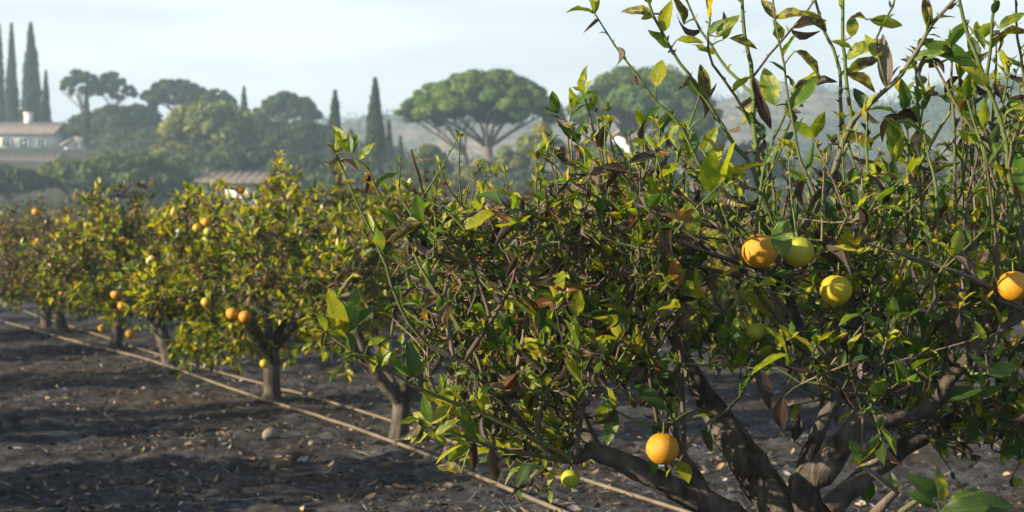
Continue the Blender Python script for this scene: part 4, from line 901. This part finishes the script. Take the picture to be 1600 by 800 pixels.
# leaves seen one by one in the photograph: base pixel, tip pixel, width/length, kind
G1 = (0.075, 0.16, 0.02, 0.3); G2 = (0.045, 0.105, 0.02, 0.1); M1 = (0.10, 0.18, 0.02, 0.55); Y1 = (0.20, 0.25, 0.02, 0.75); B1 = (0.085, 0.065, 0.04, 0.5); B2 = (0.05, 0.034, 0.034, 0); P1 = (0.15, 0.12, 0.11, 0); O1 = (0.30, 0.12, 0.02, .4)  # P1: glossy reflection put into the leaf colour as a pale grey
LV = [(1012, 22, 971, 8, .45, B1, 0), (1022, 38, 1003, 28, .6, M1, 0), (1052, 68, 1016, 45, .5, M1, 0), (1040, 40, 1048, 2, .5, Y1, 0), (1068, 38, 1056, -8, .45, B1, 0), (1058, 62, 1098, 60, .4, M1, 0), (1025, 135, 1033, 90, .55, Y1, 0), (1120, 58, 1153, 22, .5, M1, 0),
 (1110, 55, 1128, 30, .5, G1, 0), (1130, 62, 1135, 20, .5, B1, 0), (1140, 60, 1184, 74, .4, B1, 0), (1205, 42, 1190, -6, .5, B1, 0), (1215, 42, 1262, 18, .5, B1, 0), (1225, 50, 1290, 30, .5, B2, 0), (1213, 165, 1190, 102, .5, M1, 0), (1110, 148, 1095, 98, .5, B1, 0),
 (1242, 80, 1292, 118, .4, B1, 0), (1190, 145, 1205, 200, .4, B2, 0), (1283, 52, 1250, 16, .5, B1, 0), (1246, 168, 1278, 112, .4, G1, 0), (1330, 58, 1334, 20, .45, M1, 0), (1326, 100, 1376, 54, .4, M1, 0), (1330, 112, 1382, 78, .34, B1, 0), (1326, 122, 1368, 142, .5, B1, 0),
 (1375, 132, 1380, 55, .33, P1, 0), (1360, 32, 1411, 38, .4, Y1, 0), (1352, 30, 1332, 22, .6, B1, 0), (1270, 135, 1305, 120, .6, B2, 0), (1448, 60, 1535, 100, .42, G1, 0), (1420, 104, 1474, 80, .4, G1, 0), (1448, 38, 1445, -12, .4, B1, 0), (1412, 172, 1416, 125, .5, G2, 0),
 (1560, 45, 1602, 14, .4, M1, 0), (1560, 55, 1610, 48, .36, B1, 0), (1572, 98, 1612, 104, .4, B1, 0), (1535, 150, 1482, 132, .38, Y1, 0), (1545, 140, 1515, 100, .5, Y1, 0), (1525, 45, 1540, 75, .4, M1, 0), (1330, 75, 1300, 60, .5, M1, 0), (1180, 160, 1155, 190, .4, Y1, 0),
 (1075, 250, 1070, 190, .5, M1, 0), (1120, 290, 1142, 245, .5, Y1, 0), (1110, 265, 1128, 222, .5, Y1, 0), (1095, 240, 1118, 200, .5, M1, 0), (1135, 250, 1150, 292, .5, Y1, 0), (1060, 200, 1042, 214, .5, M1, 0),
 (935, 225, 952, 188, .5, B2, 0), (900, 215, 870, 180, .4, B2, 0), (885, 250, 862, 222, .6, B2, 0), (975, 270, 940, 258, .5, B2, 0), (985, 255, 1025, 240, .5, B2, 0), (960, 290, 910, 262, .4, B2, 0), (1000, 290, 1050, 270, .35, B2, 0), (990, 330, 1010, 290, .5, B2, 0), (990, 220, 1005, 190, .4, B2, 0),
 (552, 240, 520, 196, .4, M1, 0), (552, 238, 556, 205, .35, M1, 0), (548, 240, 545, 205, .35, G1, 0), (560, 250, 580, 222, .4, M1, 0), (580, 300, 570, 268, .4, Y1, 0), (600, 296, 618, 262, .4, G1, 0), (724, 370, 716, 336, .5, M1, 0), (735, 355, 776, 320, .45, Y1, 0), (745, 340, 712, 358, .4, Y1, 0), (790, 345, 812, 332, .3, Y1, 0),
 (548, 530, 512, 455, .42, Y1, 0), (550, 520, 556, 452, .38, G1, 0), (552, 525, 580, 470, .4, G2, 0), (545, 530, 520, 515, .4, M1, 0), (575, 540, 605, 522, .45, M1, 0), (590, 560, 608, 530, .5, M1, 0), (590, 556, 578, 582, .55, Y1, 0), (605, 560, 650, 585, .4, G1, 0), (650, 590, 640, 532, .45, G2, 0), (648, 588, 668, 560, .4, M1, 0),
 (672, 660, 660, 618, .45, G1, 0), (672, 662, 705, 632, .5, Y1, 0), (675, 665, 640, 640, .4, Y1, 0), (672, 672, 700, 690, .4, M1, 0), (680, 680, 712, 652, .4, M1, 0), (668, 678, 640, 690, .45, Y1, 0), (730, 690, 722, 640, .4, G1, 0), (1020, 640, 1040, 575, .45, G2, 0),
 (965, 600, 985, 545, .45, M1, 0), (950, 625, 930, 672, .42, M1, 0), (955, 590, 932, 620, .55, P1, 0), (962, 640, 950, 690, .45, G1, 0), (985, 620, 992, 640, .6, B1, 0), (1042, 632, 1060, 575, .5, G1, 0), (1040, 632, 998, 600, .4, G2, 0), (1048, 628, 1062, 640, .5, M1, 0),
 (1060, 512, 1040, 450, .5, P1, 0), (1085, 520, 1062, 470, .7, P1, 0), (1105, 560, 1078, 520, .4, G1, 0), (1108, 515, 1160, 545, .35, G1, 0), (1110, 580, 1126, 535, .4, G1, 0), (1165, 520, 1150, 590, .38, M1, 0), (1200, 500, 1160, 445, .5, Y1, 0), (1170, 445, 1200, 470, .5, M1, 0),
 (1068, 440, 1050, 400, .5, O1, 0), (1070, 470, 1100, 425, .45, M1, 0), (1085, 372, 1075, 310, .5, M1, 0), (1052, 400, 1015, 368, .35, G1, 0), (1045, 380, 1028, 335, .35, G1, 0), (1060, 382, 1062, 345, .4, M1, 0), (1222, 400, 1222, 338, .6, G1, -.38),
 (1180, 120, 1195, 170, .36, B2, 0), (1320, 390, 1372, 338, .36, G1, 0), (1328, 400, 1362, 388, .5, M1, 0), (1425, 380, 1480, 340, .42, G2, 0), (1440, 430, 1448, 385, .45, G1, 0), (1365, 410, 1400, 440, .4, G2, 0), (1540, 345, 1490, 320, .4, G2, 0), (1545, 340, 1540, 285, .42, G1, -.1), (1600, 300, 1592, 235, .5, G1, -.15),
 (1440, 620, 1388, 545, .38, G2, 0), (1462, 620, 1530, 600, .4, G2, 0), (1540, 600, 1500, 575, .5, G2, 0), (1548, 590, 1590, 570, .5, G1, 0), (1545, 625, 1600, 635, .3, G2, 0), (1540, 640, 1560, 690, .45, G2, 0), (1560, 640, 1600, 720, .5, G2, 0), (1470, 660, 1480, 705, .5, G2, 0), (1522, 690, 1540, 640, .6, G2, 0),
 (1468, 775, 1428, 745, .45, G2, -.1), (1475, 785, 1468, 730, .4, M1, -.12), (1480, 790, 1535, 760, .4, G1, -.12), (1470, 800, 1545, 790, .5, G2, -.15), (1460, 790, 1425, 770, .5, G2, -.1), (1485, 800, 1590, 780, .45, G2, -.15), (1398, 780, 1392, 738, .5, G2, 0), (1345, 722, 1336, 690, .5, G1, 0), (1345, 722, 1372, 680, .5, G1, 0), (1348, 740, 1360, 790, .6, G2, 0),
 (720, 740, 682, 722, .6, B1, 0), (745, 700, 740, 735, .4, B2, 0), (770, 705, 778, 750, .5, B2, 0), (785, 700, 800, 735, .45, B1, 0), (760, 500, 770, 440, .5, P1, 0), (735, 450, 705, 405, .6, P1, 0), (868, 730, 855, 758, .4, Y1, 0), (1028, 700, 1020, 740, .6, G1, .05), (1240, 690, 1250, 650, .5, B2, 0), (1225, 620, 1215, 680, .45, B2, 0), (1190, 590, 1205, 640, .4, B2, 0),
 (1382, 520, 1420, 560, .4, G2, 0), (1290, 560, 1310, 500, .45, G1, 0), (1265, 480, 1300, 470, .4, M1, 0), (1310, 340, 1350, 320, .6, B2, 0), (1330, 375, 1370, 372, .5, B2, 0), (1390, 190, 1408, 250, .5, G1, 0), (1440, 200, 1425, 240, .5, M1, 0), (1410, 210, 1390, 178, .4, M1, 0), (1550, 500, 1520, 540, .5, M1, 0), (1545, 405, 1512, 440, .4, M1, 0)]
AN = np.concatenate(T.nodes); pxs = 800 + F * AN[:, 0] / AN[:, 1]; pys = 355 - F * (AN[:, 2] - CAM_H) / AN[:, 1]
keep = AN[:, 1] < D0 + 0.35; AN, pxs, pys = AN[keep], pxs[keep], pys[keep]
B_, d_, u_, L_, W_, be_, fo_, cc_, cu_ = [], [], [], [], [], [], [], [], []
for bx, by, tx, ty, wr, c_, off in LV:
    i_ = int(np.argmin((pxs - bx) ** 2 + (pys - by) ** 2)); y_ = AN[i_, 1] - 0.01 + off if off > -.3 else 2.92
    if off == 0 and (pxs[i_] - bx) ** 2 + (pys[i_] - by) ** 2 < 14 ** 2: b3 = AN[i_]
    else:
        b3 = at(bx, by, y_); a3 = AN[i_]
        if np.linalg.norm(b3 - a3) < 0.45:
            P = spline([a3, (a3 + b3) / 2 + np.array([0, 0, .06]) * np.linalg.norm(b3 - a3), b3], 0.03); tube(lf, P, np.linspace(0.0022, 0.0012, len(P)), 5, (0.08, 0.085, 0.04, 0))
    t3 = at(tx, ty, y_ + hr_.uniform(-.035, .03)); v = t3 - b3; L = np.linalg.norm(v); dead = c_ in (B1, B2)
    B_.append(b3); d_.append(v / L); u_.append(np.array([hr_.uniform(-.5, .3), -1.0, hr_.uniform(.2, 1.2)])); L_.append(L * 1.04); W_.append(L * wr)
    be_.append(hr_.uniform(0.1, .7)); fo_.append(hr_.uniform(.1, .45)); cc_.append(c_); cu_.append(hr_.uniform(.1, .8) if dead else 0)
leaves(lf, np.array(B_), np.array(d_), np.array(u_), L_, W_, be_, fo_, np.array(cc_), True, cu_)
link('foliage', lf.mesh('foliage', M_LEAF, origin=HB), hero)
print('near leaves', nl)

for a_ in [(1187, 392, 28, D0 - .35, 'orange', 'orange hanging left of the greenish one behind a leaf'), (1247, 393, 25, D0 - .31, 'green', 'greenish fruit half behind a leaf'), (1306, 453, 25, D0 - .35, 'lemon', 'yellow fruit with a small pointed tip right of the upper pair'),
           (1584, 447, 25, D0 - .35, 'orange', 'yellow orange fruit at the right edge'), (1035, 701, 26, D0 - .25, 'orange', 'lowest bright orange hanging over the bare limb'), (891, 748, 15, D0 - .1, 'green', 'small greenish fruit under the left limb'), (1180, 519, 14, D0 - .16, 'green', 'small green fruit in the middle of the crown')]:
    fruit(hero, a_[0], a_[1], a_[2], a_[3], a_[4], a_[5], True, (rng.uniform(-.2, .2), rng.uniform(-.2, .2), 0))

# ------------------------------------------------------------------ hoses, stones, litter
M_HOSE = plain('dusty_hose', (0.14, 0.115, 0.085), 0.7, 0.25, 9, 0.15, 0.002)
def gz(x, y): return float(micro(np.array(x), np.array(y)))
def hose(pts, label, rad):
    G = [ground_at(*p) for p in pts]
    d0 = G[0] - G[1]; d1 = G[-1] - G[-2]
    G = [G[0] + d0 / np.linalg.norm(d0) * 3] + G + [G[-1] + d1 / np.linalg.norm(d1) * 25]
    S_ = spline(np.array(G), 0.12); S_[:, 2] = [gz(a, b) + rad * 0.7 + 0.012 for a, b in S_[:, :2]]
    zz = S_[:, 2].copy()
    for q in range(len(zz)): w_ = zz[max(0, q - 7):q + 8]; S_[q, 2] = 0.5 * w_.max() + 0.5 * w_.mean() - .004
    mb = MB(); tube(mb, S_, np.full(len(S_), rad), 10); tag(link('irrigation_hose', mb.mesh('irrigation_hose', M_HOSE)), label, 'hose', 'irrigation hoses')
hose([(845, 800), (700, 738), (550, 680), (400, 632), (255, 580), (120, 540), (0, 505)], 'pale irrigation hose lying in the open ground, nearer of the two', 0.009)
hose([(1010, 800), (850, 748), (700, 703), (600, 668), (480, 630), (330, 590), (180, 540), (60, 498)], 'pale irrigation hose running close behind the citrus trunks', 0.008)

M_ROCK = plain('pale_stone', (0.20, 0.18, 0.16), 0.9, 0.2, 30, 0.5, 0.01)
M_CLOD = plain('dark_clod', (0.07, 0.065, 0.065), 0.95, 0.4, 30, 0.6, 0.01)
def stone(px, py, wpx, label, m_, seed):
    g_ = ground_at(px, py + wpx * .35); s_ = wpx / 2 * g_[1] / F; mb = MB(); sphere(mb, s_, 20, 14, 0, .75); V = mb.v[0]
    r_ = np.random.default_rng(seed); f_ = r_.normal(size=(4, 3)) * 2.4 / s_
    V *= (1 + 0.13 * sum(np.sin(V @ q + k_) for k_, q in enumerate(f_)) / 2)[:, None]
    tag(link('stone', mb.mesh('stone', m_), None, (g_[0], g_[1], gz(g_[0], g_[1]) + s_ * .45)), label, 'stone')
stone(422, 685, 25, 'pale rounded stone lying in front of the glowing citrus tree', M_ROCK, 1)
stone(487, 700, 11, 'small pale stone right of the rounded stone', M_ROCK, 2)

r = np.random.default_rng(8); lt = MB(); N = 42000
yy = 5.6 + 17 * r.random(N) ** 1.5; xx = np.array([r.uniform(-0.36 * q - .3, 0.36 * q + .2) for q in yy]) ; xx = np.clip(xx, -8, 5)
dens = vnoise(xx * 1.1, yy * 1.1, 9) + 0.6 * vnoise(xx * 4, yy * 4, 10); kp = r.random(N) < np.clip((dens - .35) * 1.0, .05, 1); xx, yy = xx[kp], yy[kp]; N = len(xx)
zz = micro(xx, yy) + 0.008; an = r.random(N) * 6.283
pal = np.array([[0.015, 0.014, 0.015, 0], [0.04, 0.035, 0.035, 0], [0.12, 0.085, 0.05, 0], [0.26, 0.19, 0.11, 0], [0.20, 0.20, 0.21, 0], [0.06, 0.04, 0.03, 0]])
cc = pal[r.choice(6, N, p=[.28, .19, .15, .13, .12, .13])]
straw = r.random(N) < .3
L = np.where(straw, r.uniform(.03, .11, N), r.uniform(.012, .055, N)); W = np.where(straw, .005, L * r.uniform(.3, .6, N))
leaves(lt, np.stack([xx, yy, zz], -1), np.stack([np.cos(an), np.sin(an), r.normal(size=N) * .18], -1), UP + r.normal(size=(N, 3)) * .55, L, W, r.uniform(-1.2, 1.0, N), r.uniform(-.3, .8, N), cc, False)
m, n, l, bs = mat('ground_litter'); a_ = n.new('ShaderNodeAttribute'); a_.attribute_name = 'tint'; l.new(a_.outputs['Color'], bs.inputs['Base Color']); bs.inputs['Roughness'].default_value = .7
tag(link('leaf_litter', lt.mesh('leaf_litter', m)), 'charred leaves and straw littering the ground', 'litter', kind='stuff')

# ------------------------------------------------------------------ haze
hz = MB(); V = [(-950, -70, -6), (950, -70, -6), (950, 1150, -6), (-950, 1150, -6), (-950, -70, 52), (950, -70, 52), (950, 1150, 52), (-950, 1150, 52)]
hz.add(V, [(0, 3, 2, 1), (4, 5, 6, 7), (0, 1, 5, 4), (1, 2, 6, 5), (2, 3, 7, 6), (3, 0, 4, 7)])
m = bpy.data.materials.new('morning_haze'); m.use_nodes = True; n = m.node_tree.nodes; n.remove(n['Principled BSDF'])
v = n.new('ShaderNodeVolumePrincipled'); v.inputs['Color'].default_value = (0.54, 0.76, 1.0, 1); v.inputs['Density'].default_value = 0.0015; v.inputs['Anisotropy'].default_value = 0.2
m.node_tree.links.new(v.outputs[0], n['Material Output'].inputs['Volume'])
tag(link('haze', hz.mesh('haze', m, False)), 'thin morning haze over the valley', 'haze', kind='stuff')
